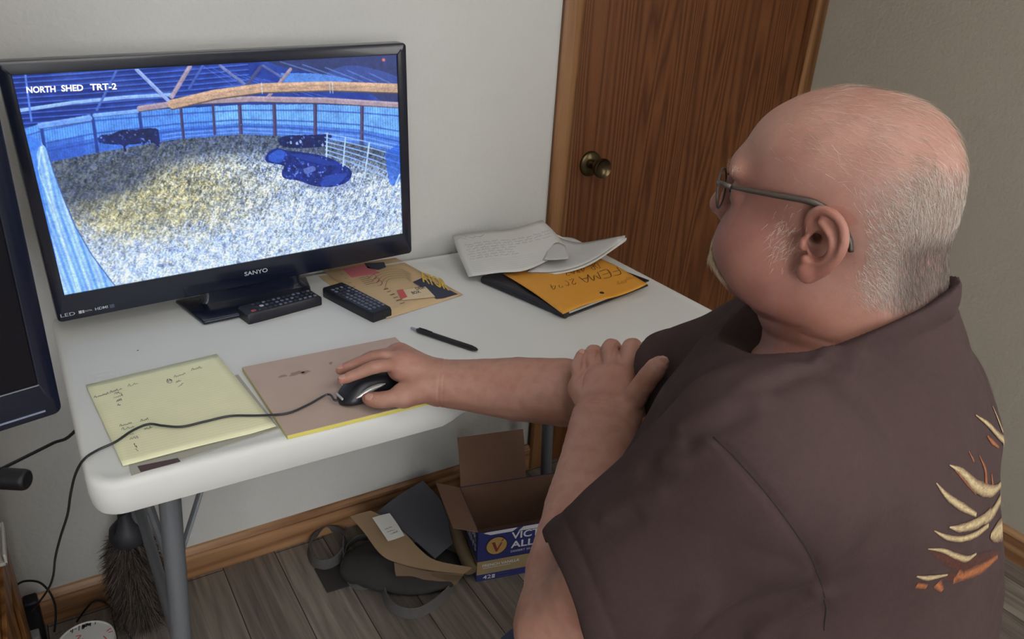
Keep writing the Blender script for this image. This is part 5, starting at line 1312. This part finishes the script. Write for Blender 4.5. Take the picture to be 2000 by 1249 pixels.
ant = [(K([(437, 152), (500, 200), (545, 250), (575, 275)]), (2, 9, 14, 14)), (K([(520, 110), (545, 170), (570, 235)]), (2, 6, 8)), (K([(592, 285), (600, 400), (590, 480), (560, 560), (520, 630), (480, 670)]), (18, 20, 20, 22, 20, 14)), (K([(570, 270), (585, 330), (592, 400)]), (10, 14, 16)),
       (K([(310, 397), (370, 430), (430, 490), (480, 520), (530, 520), (570, 480)]), (2, 12, 20, 22, 20, 12)), (K([(245, 485), (300, 550), (370, 600), (440, 640)]), (2, 10, 13, 8)), (K([(510, 625), (470, 665), (420, 690), (360, 705), (310, 700)]), (16, 20, 17, 13, 3)), (K([(500, 690), (440, 735), (370, 757), (300, 750), (235, 718)]), (10, 12, 11, 9, 2)),
       (K([(205, 806), (280, 815), (340, 840), (395, 855), (440, 830)]), (2, 8, 10, 12, 4)), (K([(150, 940), (210, 948), (300, 932)]), (3, 11, 4)), (K([(510, 740), (550, 720), (600, 690)]), (10, 34, 40))]
orng = [(K([(495, 255), (520, 285), (550, 310)]), (3, 10, 5)), (K([(455, 350), (485, 420), (490, 490)]), (2, 9, 12)), (K([(515, 440), (522, 495)]), (3, 9)), (K([(340, 425), (400, 490), (440, 540)]), (2, 7, 3)), (K([(330, 960), (400, 930), (470, 900), (545, 845)]), (16, 22, 20, 8)), (K([(150, 985), (200, 990)]), (12, 10)), (K([(250, 975), (275, 1010)]), (20, 8)), (K([(345, 935), (375, 940)]), (26, 12)), (K([(405, 330), (430, 380)]), (2, 5))]
drk = [(K([(215, 820), (300, 860), (380, 890), (470, 870), (550, 830)]), (4, 20, 34, 34, 16)), (K([(300, 945), (380, 920), (480, 890)]), (20, 34, 20))]
c_sh = lin(66, 50, 48)
print_strokes('dark_print', drk, lin(84, 50, 42), c_sh, .0003)
print_strokes('orange_print', orng, lin(158, 98, 62), lin(78, 54, 48), .0005)
print_strokes('antler_print', ant, lin(184, 166, 128), lin(92, 70, 58), .0007)

# jeans, shoes
jn = [('u', ell((.71, -1.175, .54), (.205, .165, .11), BB), 0)]
KL, KR = atd(1062, 1335, 1.0), A3(.70, -.80, .56)
HPL, HPR = A3(.63, -1.22, .54), A3(.79, -1.12, .54); AKL, AKR = A3(.52, -1.00, .13), A3(.80, -.90, .13)
for hpx, kx, ax_ in ((HPL, KL, AKL), (HPR, KR, AKR)):
    jn += [('u', rcone(hpx, kx, .092, .072), .04), ('u', rcone(kx, ax_, .068, .052), .03)]
JV, JF = surface(lambda p: np.maximum(ev(jn, p) + .0015 * vnoise(p, 60, 41), .12 - p[:, 2]), (.25, -1.45, .08), (1.05, -.60, .72), .008)
npmesh('jeans', toman(relax(JV, JF, 1)), JF, simple('blue_denim', srgb(44, 56, 84), .85, var=.2, vscale=200), man, None, smooth=True)
for ax_ in (AKL, AKR):
    fw = unit((-.4, .9, 0)); so = [('u', rcone(ax_ * A3(1, 1, 0) + A3(0, 0, .05) - fw * .04, ax_ * A3(1, 1, 0) + A3(0, 0, .045) + fw * .15, .045, .040), 0), ('u', rcone(ax_, ax_ + A3(0, 0, -.06), .048, .045), .03)]
    V_, F_2 = surface(lambda p: np.maximum(ev(so, p), .004 - p[:, 2]), ax_ - A3(.25, .25, .14), ax_ + A3(.25, .25, .08), .006)
    npmesh('shoe', toman(V_), F_2, simple('brown_leather', srgb(70, 50, 36), .6), man, None, smooth=True)
# glasses
gl = empty('eyeglasses', tuple(hp(.11, 0, .015)), 'thin dark-framed glasses worn by the seated man', 'glasses')
Gi = np.array(gl.matrix_basis.inverted())
def gput(mb): mb.v = [tuple((Gi @ np.append(p, 1))[:3]) for p in np.array(mb.v)]; return mb
M_frame = simple('dark_gunmetal', srgb(84, 76, 70), .42, metal=.5); M_lens = simple('lens_glass', (1, 1, 1, 1), .02)
M_lens.node_tree.nodes['Principled BSDF'].inputs['Transmission Weight'].default_value = 1; M_lens.node_tree.nodes['Principled BSDF'].inputs['IOR'].default_value = 1.05
for s in (1, -1):
    P = []
    for a in np.linspace(0, 2 * math.pi, 33)[:-1]:
        ca, sa = math.cos(a), math.sin(a); u = .0255 * math.copysign(abs(ca) ** .75, ca); v = .0175 * math.copysign(abs(sa) ** .8, sa)
        P.append(hp(.1190 - .22 * (.034 + u - .008) + .10 * v, s * (.0345 + u), .0195 + v))
    build('rim', gput(MB().tube(P + [P[0], P[1]], .0012, 8)), M_frame, gl, smooth='all')
    build('lens', gput(MB().poly(P)), M_lens, gl)
    h0 = hp(.1085, s * .059, .0305); h1 = hp(.102, s * .0665, .0315); h2 = hp(.092, s * .0705, .0315)
    build('hinge', gput(MB().tube([h0, h1, h2], [.0022, .0027, .0024], 8)), M_frame, gl, smooth='all')
    T_ = smoothline([h2, hp(.070, s * .0745, .033), hp(.045, s * .0785, .0345), hp(.022, s * .0795, .0355), hp(.010, s * .0790, .0335), hp(-.004, s * .0775, .0265), hp(-.018, s * .0755, .010), hp(-.022, s * .075, -.001)], 4)
    tr = list(np.interp(np.linspace(0, 1, len(T_)), [0, .1, .5, .75, 1], [.0016, .0024, .0030, .0028, .0024]))
    build('temple', gput(MB().tube(T_, tr, 10, up=(0, 0, 1), flat=1.0)), M_frame, gl, smooth='all')
    build('nose_pad', gput(MB().tube([hp(.112, s * .0105, .016), hp(.111, s * .0115, .011)], .0016, 8)), M_frame, gl, smooth='all')
build('bridge', gput(MB().tube(smoothline([hp(.1190, .009, .0225), hp(.1215, 0, .0255), hp(.1190, -.009, .0225)], 4), .0012, 8)), M_frame, gl, smooth='all')
# stool under him
stl = empty('stool', (.71, -1.17, 0), 'plain wooden stool under the seated man', 'stool')
M_st = wood('stool_wood', srgb(110, 74, 42), srgb(140, 98, 60), srgb(160, 116, 76), .5)
build('seat', MB().rings([[(x_, y_, z_) for x_, y_ in rrect(-.19, .19, -.19, .19, .05, 5)] for z_ in (.405, .43)]), wood('stool_seat_wood', srgb(110, 74, 42), srgb(140, 98, 60), srgb(160, 116, 76), .5, scale=(.8, 12, 12)), stl, bevel=.006)
for a in (-1, 1):
    for b2 in (-1, 1): build('leg', MB().tube([(a * .15, b2 * .15, .405), (a * .18, b2 * .18, 0)], [.017, .014], 12), M_st, stl, smooth=True)
    build('rung', MB().tube([(a * .168, -.168, .16), (a * .168, .168, .16)], .010, 10), M_st, stl, smooth=True)

# ---------------------------------------------------------------- coffee carton on the floor
bx = empty('coffee_box', (.771, -.327, 0), 'open blue coffee pod box with a gold roundel on the floor under the table', 'box', rz=math.atan2(-.237, .971))
BW, BD_, BH, bt_ = .275, .185, .150, .0018
M_blue = simple('navy_carton', srgb(44, 50, 112), .5, var=.05, vscale=20)
M_brown = simple('kraft_inside', srgb(128, 100, 84), .85, spec=.15, var=.08, vscale=25)
cb_ = MB()
cb_.box(0, BW, 0, bt_, 0, BH).box(0, BW, BD_ - bt_, BD_, 0, BH).box(0, bt_, bt_, BD_ - bt_, 0, BH).box(BW - bt_, BW, bt_, BD_ - bt_, 0, BH).box(bt_, BW - bt_, bt_, BD_ - bt_, 0, bt_)
build('carton', cb_, M_blue, bx)
inn = MB().box(bt_ + .0002, BW - bt_ - .0002, bt_ + .0002, bt_ + .0007, bt_, BH - .001).box(bt_ + .0002, BW - bt_ - .0002, BD_ - bt_ - .0007, BD_ - bt_ - .0002, bt_, BH - .001).box(bt_ + .0002, bt_ + .0007, bt_ + .001, BD_ - bt_ - .001, bt_, BH - .001).box(BW - bt_ - .0007, BW - bt_ - .0002, bt_ + .001, BD_ - bt_ - .001, bt_, BH - .001).box(bt_ + .001, BW - bt_ - .001, bt_ + .001, BD_ - bt_ - .001, bt_ + .0002, bt_ + .0008)
build('lining', inn, M_brown, bx, label='brown bare cardboard inside')
def flap(name, e0, e1, out, bend, n=6, th=.0016, taper=0, lab=None):
    """a flap hinged on the edge e0-e1, reaching along 'out', bowed by 'bend'"""
    e0, e1, out, bend = (np.array(a, float) for a in (e0, e1, out, bend)); rows = []
    nr = np.cross(e1 - e0, out); nr /= np.linalg.norm(nr); P = []; Q = []
    for j in range(n + 1):
        t = j / n
        for i in range(5):
            u = i / 4; u2 = u * (1 - 2 * taper * t) + taper * t; p = e0 + (e1 - e0) * u2 + out * t + bend * t * t; P.append(p + nr * th / 2); Q.append(p - nr * th / 2)
    m = len(P); F = []
    for j in range(n):
        for i in range(4):
            a = j * 5 + i; F += [(a, a + 1, a + 6, a + 5), (m + a, m + a + 5, m + a + 6, m + a + 1)]
    bd = [0, 1, 2, 3] + [j * 5 + 4 for j in range(n)] + [n * 5 + i for i in (4, 3, 2, 1)] + [j * 5 for j in range(n, 0, -1)]
    for a, b2 in zip(bd, bd[1:] + bd[:1]): F.append((a, b2, m + b2, m + a))
    return build(name, MB().add(P + Q, F), M_brown, bx, smooth=True, label=lab)
flap('flap', (0, .004, BH), (0, BD_ - .004, BH), (-.062, 0, .030), (0, 0, -.004), lab='brown side flap standing outwards')
flap('flap', (.004, BD_, BH), (BW * .66, BD_, BH), (0, .020, .120), (0, .026, .0), lab='brown back flap standing up')
flap('flap', (BW, BD_ - .004, BH), (BW, .004, BH), (.045, .0, .075), (.02, 0, -.01), lab='brown flap at the far end')
M_wt = simple('carton_white_print', srgb(214, 214, 222), .5); M_tan = simple('carton_tan_band', srgb(152, 134, 100), .5, var=.08, vscale=30); M_gold = simple('carton_gold', srgb(190, 158, 98), .4, metal=.2)
yf = -.0006
def fq(mb, pts): return mb.poly([(a, yf, z_) for a, z_ in pts])
build('tan_band', fq(MB(), [(0, .021), (BW, .021), (BW, .062), (0, .062)]), M_tan, bx)
build('white_stripe', fq(MB(), [(.012, BH - .002), (.030, BH - .010), (.085, BH - .010), (.098, BH - .0004), (.02, BH - .0004)]), M_wt, bx)
build('white_stripe', fq(MB(), [(.112, BH - .0004), (.100, BH - .012), (.16, BH - .012), (.17, BH - .0004)]), M_wt, bx)
yf = -.0009
def disc(mb, cx, cz, r_, n=36, y=None): return mb.poly([(cx + r_ * math.cos(a), yf if y is None else y, cz + r_ * math.sin(a)) for a in np.linspace(0, 2 * math.pi, n + 1)[:-1]])
build('roundel_rim', disc(MB(), .047, .1045, .0275), simple('roundel_dark', srgb(58, 44, 40), .5), bx)
build('roundel', disc(MB(), .047, .1045, .0255, y=-.0011), M_gold, bx)
vm = MB(); 
vm.poly([(a, -.0014, z_) for a, z_ in ((.034, .1165), (.042, .1165), (.0485, .0955), (.0565, .112), (.0610, .112), (.049, .0865), (.0450, .0865))])
vm.poly([(a, -.0014, z_) for a, z_ in ((.0575, .1145), (.0625, .1180), (.0655, .1240), (.0600, .1210))])
build('roundel_letter', vm, simple('roundel_red', srgb(134, 58, 44), .5), bx)
tm = MB()
text_to(tm, 'VICTOR', (.083, -.0012, .116), (.122, 0, 0), (0, 0, .0215), .02); text_to(tm, "ALLEN'S", (.083, -.0012, .0885), (.128, 0, 0), (0, 0, .0215), .02)
build('brand_lettering', tm, M_wt, bx); tm = MB()
text_to(tm, 'DESSERT SINGLE SERVE', (.084, -.0012, .0755), (.10, 0, 0), (0, 0, .0058)); build('small_lettering', tm, M_wt, bx); tm = MB(); text_to(tm, '42', (.016, -.0012, .0055), (.021, 0, 0), (0, 0, .0120), .01)
cn = MB(); text_to(cn, 'FRENCH VANILLA', (.014, -.0012, .0440), (.094, 0, 0), (0, 0, .0085), .01)
tm.poly([(a, -.0012, z_) for a, z_ in ((.039, .0055), (.047, .0055), (.047, .010), (.039, .010))]).poly([(a, -.0012, z_) for a, z_ in ((.039, .0115), (.047, .0115), (.047, .0165), (.039, .0165))])
cn.ribbon([(.015, -.0012, .0400), (.085, -.0012, .0400)], .0012, (0, -1, 0))
build('count_lettering', tm, M_wt, bx); build('flavour_lettering', cn, M_wt, bx)
build('count_frame', MB().ribbon([(.053, -.0012, .0055), (.083, -.0012, .0055), (.083, -.0012, .0155), (.053, -.0012, .0155), (.053, -.0012, .0055)], .0007, (0, -1, 0)), simple('carton_light_blue', srgb(110, 116, 170), .5), bx)
tm = MB(); text_to(tm, 'VICTOR', (-.0010, .130, .112), (0, -.115, 0), (0, 0, .020), .02); text_to(tm, "ALLEN'S", (-.0010, .130, .084), (0, -.118, 0), (0, 0, .020), .02)
build('side_lettering', tm, M_wt, bx)
build('side_band', MB().poly([(-.0006, y_, z_) for y_, z_ in ((0, .021), (BD_, .021), (BD_, .062), (0, .062))]), M_tan, bx)
build('rolled_flap', MB().tube([(-.014, -.0, .040), (-.020, .06, .055), (-.026, .13, .075)], [.017, .017, .015], 14, flat=1.0), simple('kraft_roll', srgb(112, 96, 72), .8, var=.1, vscale=40), bx, smooth=True, label='rolled piece of tan cardboard at the side')

# ---------------------------------------------------------------- folder and tote bag by the baseboard
tb = empty('tote_bag', (.62, -.2, 0), 'dark grey fabric tote bag lying flat with loose straps, left of the coffee box', 'bag')
M_tote = simple('dark_grey_canvas', srgb(60, 58, 58), .9, spec=.1, bump=.5, bscale=900, var=.12, vscale=80)
M_web = simple('grey_webbing', srgb(92, 90, 90), .85, spec=.15, bump=.4, bscale=1200, var=.1, vscale=120)
c_ = onz(800, 1105, .03)
bag = [('u', ell((c_[0], c_[1], .022), (.135, .085, .030), np.array([[.85, -.53, 0], [.53, .85, 0], [0, 0, 1]])), 0), ('u', ell((c_[0] - .07, c_[1] + .06, .024), (.085, .060, .030)), .03)]
bv, bf2 = surface(lambda p: np.maximum(ev(bag, p) + .0022 * vnoise(p, 55, 61) + .0012 * vnoise(p, 120, 62), .001 - p[:, 2]), (c_[0] - .3, -.5, -.01), (c_[0] + .3, -.005, .09), .0045)
npmesh('body', bv - np.array([.62, -.2, 0]), bf2, M_tote, tb, None, smooth=True)
Z3 = lambda x, y, z: onz(560 + x * .3596, 800 + y * .3596, z)
def strap(pts, wd=.026, z0=.002, name='strap', th=.0026):
    P = smoothline([Z3(x, y, z0 + wd / 2) - np.array([0, 0, wd / 2]) for x, y in pts], 6); t = np.gradient(P, axis=0); t /= np.linalg.norm(t, axis=1)[:, None]; s_ = np.stack([-t[:, 1], t[:, 0], 0 * t[:, 0]], 1)
    s_ /= np.linalg.norm(s_, axis=1)[:, None] + 1e-9; lean = .25
    rg = [[p - q2 * th / 2, p + q2 * th / 2, p + q2 * (th / 2 + lean * wd) + (0, 0, wd), p + q2 * (-th / 2 + lean * wd) + (0, 0, wd)] for p, q2 in zip(P, s_)]
    build(name, put(MB().rings(rg), tb), M_web, tb, bevel=.0006)
strap([(330, 700), (300, 660), (220, 645), (140, 690), (112, 760), (140, 830), (210, 850), (280, 820), (320, 770)])
strap([(310, 660), (296, 720), (300, 850), (345, 940), (420, 960), (480, 925), (500, 870), (560, 835)])
strap([(440, 690), (380, 700), (320, 750), (300, 810)])
strap([(500, 900), (515, 980), (550, 1065), (630, 1110), (720, 1110), (810, 1060), (870, 1010), (905, 965)])
build('strap', put(MB().rings([[(p[0], p[1], z_) for p in (Z3(150, 870, 0), Z3(320, 830, 0), Z3(340, 965, 0), Z3(220, 1000, 0))] for z_ in (.0005, .0035)]), tb), simple('black_tote_flap', srgb(52, 48, 47), .85), tb, bevel=.001)  # flat dark flap corner of the tote, lying on the floor
fo = empty('cardboard_mailer', tuple(onz(780, 1060, 0)), 'opened kraft cardboard mailer with a white label, leaning at the baseboard beside the coffee box', 'mailer')
kr = [[onz(684, 1010, .105), onz(712, 1042, .095), onz(740, 1080, .082), onz(770, 1098, .074), onz(830, 1113, .068), onz(905, 1122, .064)],
      [onz(703, 1004, .110), onz(734, 1028, .102), onz(766, 1062, .090), onz(795, 1085, .080), onz(842, 1104, .072), onz(914, 1116, .066)],
      [onz(724, 999, .112), onz(756, 1014, .108), onz(792, 1044, .096), onz(820, 1074, .084), onz(852, 1096, .076), onz(922, 1110, .068)]]
mb, G_, N_ = patch(kr, th=.003, kx=4, ky=4); build('front_flap', put(mb, fo), simple('kraft_board', srgb(150, 126, 100), .8, spec=.15, var=.08, vscale=30), fo, smooth=True, label='curved brown kraft flap')
bl = [[onz(735, 1002, .108), onz(780, 968, .118), onz(826, 940, .128)], [onz(790, 1040, .096), onz(830, 1008, .106), onz(864, 985, .112)], [onz(850, 1092, .074), onz(868, 1076, .076), onz(884, 1062, .080)]]
mb, G_, N_ = patch(bl, th=.003); build('inner_panel', put(mb, fo), simple('slate_board', srgb(78, 80, 88), .7, var=.08, vscale=30), fo, smooth=True, label='slate grey inner panel')
lo = [[onz(770, 1100, .073), onz(835, 1116, .066), onz(905, 1124, .062)], [onz(775, 1128, .040), onz(840, 1135, .038), onz(898, 1132, .04)], [onz(800, 1152, .020), onz(850, 1150, .02), onz(890, 1142, .022)]]
mb, G_, N_ = patch(lo, th=.003); build('lower_fold', put(mb, fo), simple('kraft_board_dark', srgb(116, 96, 76), .8, var=.08, vscale=30), fo, smooth=True)
lb = [[onz(727, 1012, .1145), onz(744, 1007, .115), onz(761, 1003, .1145)], [onz(742, 1034, .1075), onz(759, 1029, .109), onz(776, 1024, .1095)], [onz(758, 1058, .1005), onz(774, 1053, .1015), onz(790, 1047, .1025)]]
mb, G_, N_ = patch(lb, th=.0006); build('label', put(mb, fo), M_wp, fo, smooth=True, label='white address label')
sb_ = MB()
for k, (x, y) in enumerate(((752, 1036), (757, 1041), (763, 1045))): a = onz(x, y, .1095 - .001 * k); scribble(sb_, a, onz(x + 14, y - 5, .1095 - .001 * k) - a, (0, .003, .003), 5, .0008, 60 + k)
build('label_print', put(sb_, fo), M_ink, fo)

# ---------------------------------------------------------------- duster, bucket, cables at the left
du = empty('duster', (.058, -.085, 0), 'shaggy dark grey duster standing behind the front table leg', 'duster')
M_fur = attr_mat('duster_fur', rough=.8, spec=.1)
r = np.random.default_rng(77); n = 9000; tt_ = r.random(n) ** .9; ang = r.random(n) * 2 * math.pi
rad = .020 + .012 * np.sin(np.clip(tt_, 0, 1) * math.pi) ** .6; zz_ = .03 + .215 * tt_
roots = np.stack([rad * np.cos(ang), rad * np.sin(ang), zz_], 1); out = np.stack([np.cos(ang), np.sin(ang), -.9 + .5 * r.normal(size=n)], 1); out += r.normal(size=(n, 3)) * .35; out /= np.linalg.norm(out, axis=1)[:, None]
ln = .022 + .022 * r.random(n); sd = np.cross(out, r.normal(size=(n, 3))); sd /= np.linalg.norm(sd, axis=1)[:, None]; wd_ = .0006 + .0005 * r.random(n)
tip = roots + out * ln[:, None] + np.stack([0 * ln, 0 * ln, -.35 * ln], 1); tip[:, 2] = np.maximum(tip[:, 2], .003); mid = roots * .5 + tip * .5 + out * .004
Vf = np.stack([roots - sd * wd_[:, None], roots + sd * wd_[:, None], mid - sd * wd_[:, None] * .8, mid + sd * wd_[:, None] * .8, tip - sd * wd_[:, None] * .2, tip + sd * wd_[:, None] * .2], 1).reshape(-1, 3)
Ff = np.concatenate([np.arange(n)[:, None] * 6 + np.array(q2) for q2 in ((0, 1, 3, 2), (2, 3, 5, 4))]); cc = np.repeat(lin(104, 94, 86) * r.random((n, 1)) + lin(58, 52, 50) * (1 - r.random((n, 1))) * .8, 6, axis=0)
npmesh('fibres', Vf, Ff, M_fur, du, cc)
build('core', MB().lathe([(0, .0), (.018, .005), (.026, .05), (.030, .14), (.026, .23), (.02, .25), (0, .255)], None, 18), simple('duster_core', srgb(56, 50, 48), .9), du, smooth=True)
build('cap', MB().lathe([(.020, .225), (.034, .235), (.037, .25), (.034, .268), (.020, .284), (.014, .292), (.0125, .32), (.0125, .52), (.010, .53), (0, .531)], None, 24), simple('duster_cap', srgb(46, 46, 54), .55), du, smooth=True)
lc = onz(167, 1252, .125)
bk2 = empty('bucket', (lc[0], lc[1], 0), 'white round bucket with handwriting on its lid on the floor by the desk', 'bucket')
R_ = .052
build('tub', MB().lathe([(0, 0), (R_ * .86, 0), (R_ * .88, .003), (R_ * .95, .112), (R_ * .90, .112), (0, .110)], None, 40), simple('white_tub_plastic', srgb(206, 206, 204), .45), bk2, smooth=True)
build('lid', MB().lathe([(R_ * 1.0, .106), (R_ * 1.02, .108), (R_ * 1.02, .122), (R_ * .99, .1255), (R_ * .95, .1255), (R_ * .93, .1235), (0, .1235)], None, 48), simple('white_lid_plastic', srgb(210, 210, 208), .4), bk2, smooth=True)
def onlid(px, py): return onz(px, py, .1239) - np.array([lc[0], lc[1], 0])
mb = MB(); a = onlid(137, 1239); hand_to(mb, '4-18-19', a, (onlid(190, 1219) - a) / 6, onlid(138, 1228) - a, .0016)
for k in range(3): scribble(mb, onlid(160, 1229 - k), onlid(176, 1223) - onlid(160, 1229), onlid(160, 1222) - onlid(160, 1229), 5, .0012, 90 + k)
build('black_handwriting', mb, simple('marker_black', srgb(40, 40, 44), .6), bk2)
mb = MB(); scribble(mb, onlid(108, 1242), onlid(122, 1234) - onlid(108, 1242), onlid(108, 1234) - onlid(108, 1242), 3, .0012, 99); build('initials', mb, simple('marker_grey', srgb(70, 70, 74), .6), bk2)
rm = MB()
for st in ([(208, 1234), (217, 1228), (221, 1233), (212, 1236)], [(202, 1243), (208, 1249)], [(148, 1244), (158, 1242), (150, 1252), (163, 1249)]): rm.ribbon(smoothline([onlid(*p) for p in st], 3), .0022)
build('red_marks', rm, simple('marker_red', srgb(190, 70, 52), .6), bk2)
gb = onz(66, 1246, .03)
prop(build('adapter_box', MB().box(gb[0] - .030, gb[0] + .012, gb[1] - .02, gb[1] + .10, 0, .045), simple('pale_grey_plastic', srgb(150, 150, 152), .5), bevel=.003), 'pale grey plastic box on the floor between desk and bucket', 'box')
prop(build('power_strip', MB().box(-.155, -.128, -.045, -.012, 0, .115), M_blackm, bevel=.004), 'dark upright power strip against the baseboard beside the oak desk', 'power strip')
def cable(pts, r_, label, y=None):
    return prop(build('cable', MB().tube(smoothline(pts, 6), r_, 8), M_blackm, smooth=True), label, 'cable')
cable([ony(28, 1146, -.03), ony(48, 1136, -.03), ony(76, 1138, -.04), ony(96, 1156, -.05), ony(107, 1180, -.06), ony(109, 1205, -.07), ony(106, 1235, -.08)], .0022, 'thin dark cable arching beside the desk, left of the bucket')
cable([onz(150, 1215, .01), ony(168, 1190, -.05), ony(186, 1174, -.05), ony(208, 1180, -.06), ony(232, 1208, -.09), ony(250, 1238, -.12), onz(262, 1262, .004)], .0022, 'thin dark cable looping behind the bucket and the duster')
cable([ony(246, 1003, -.10), ony(231, 1018, -.10), ony(224, 1038, -.10), ony(227, 1058, -.10), ony(236, 1075, -.085)], .0026, 'short black cable curling out beside the top of the duster')
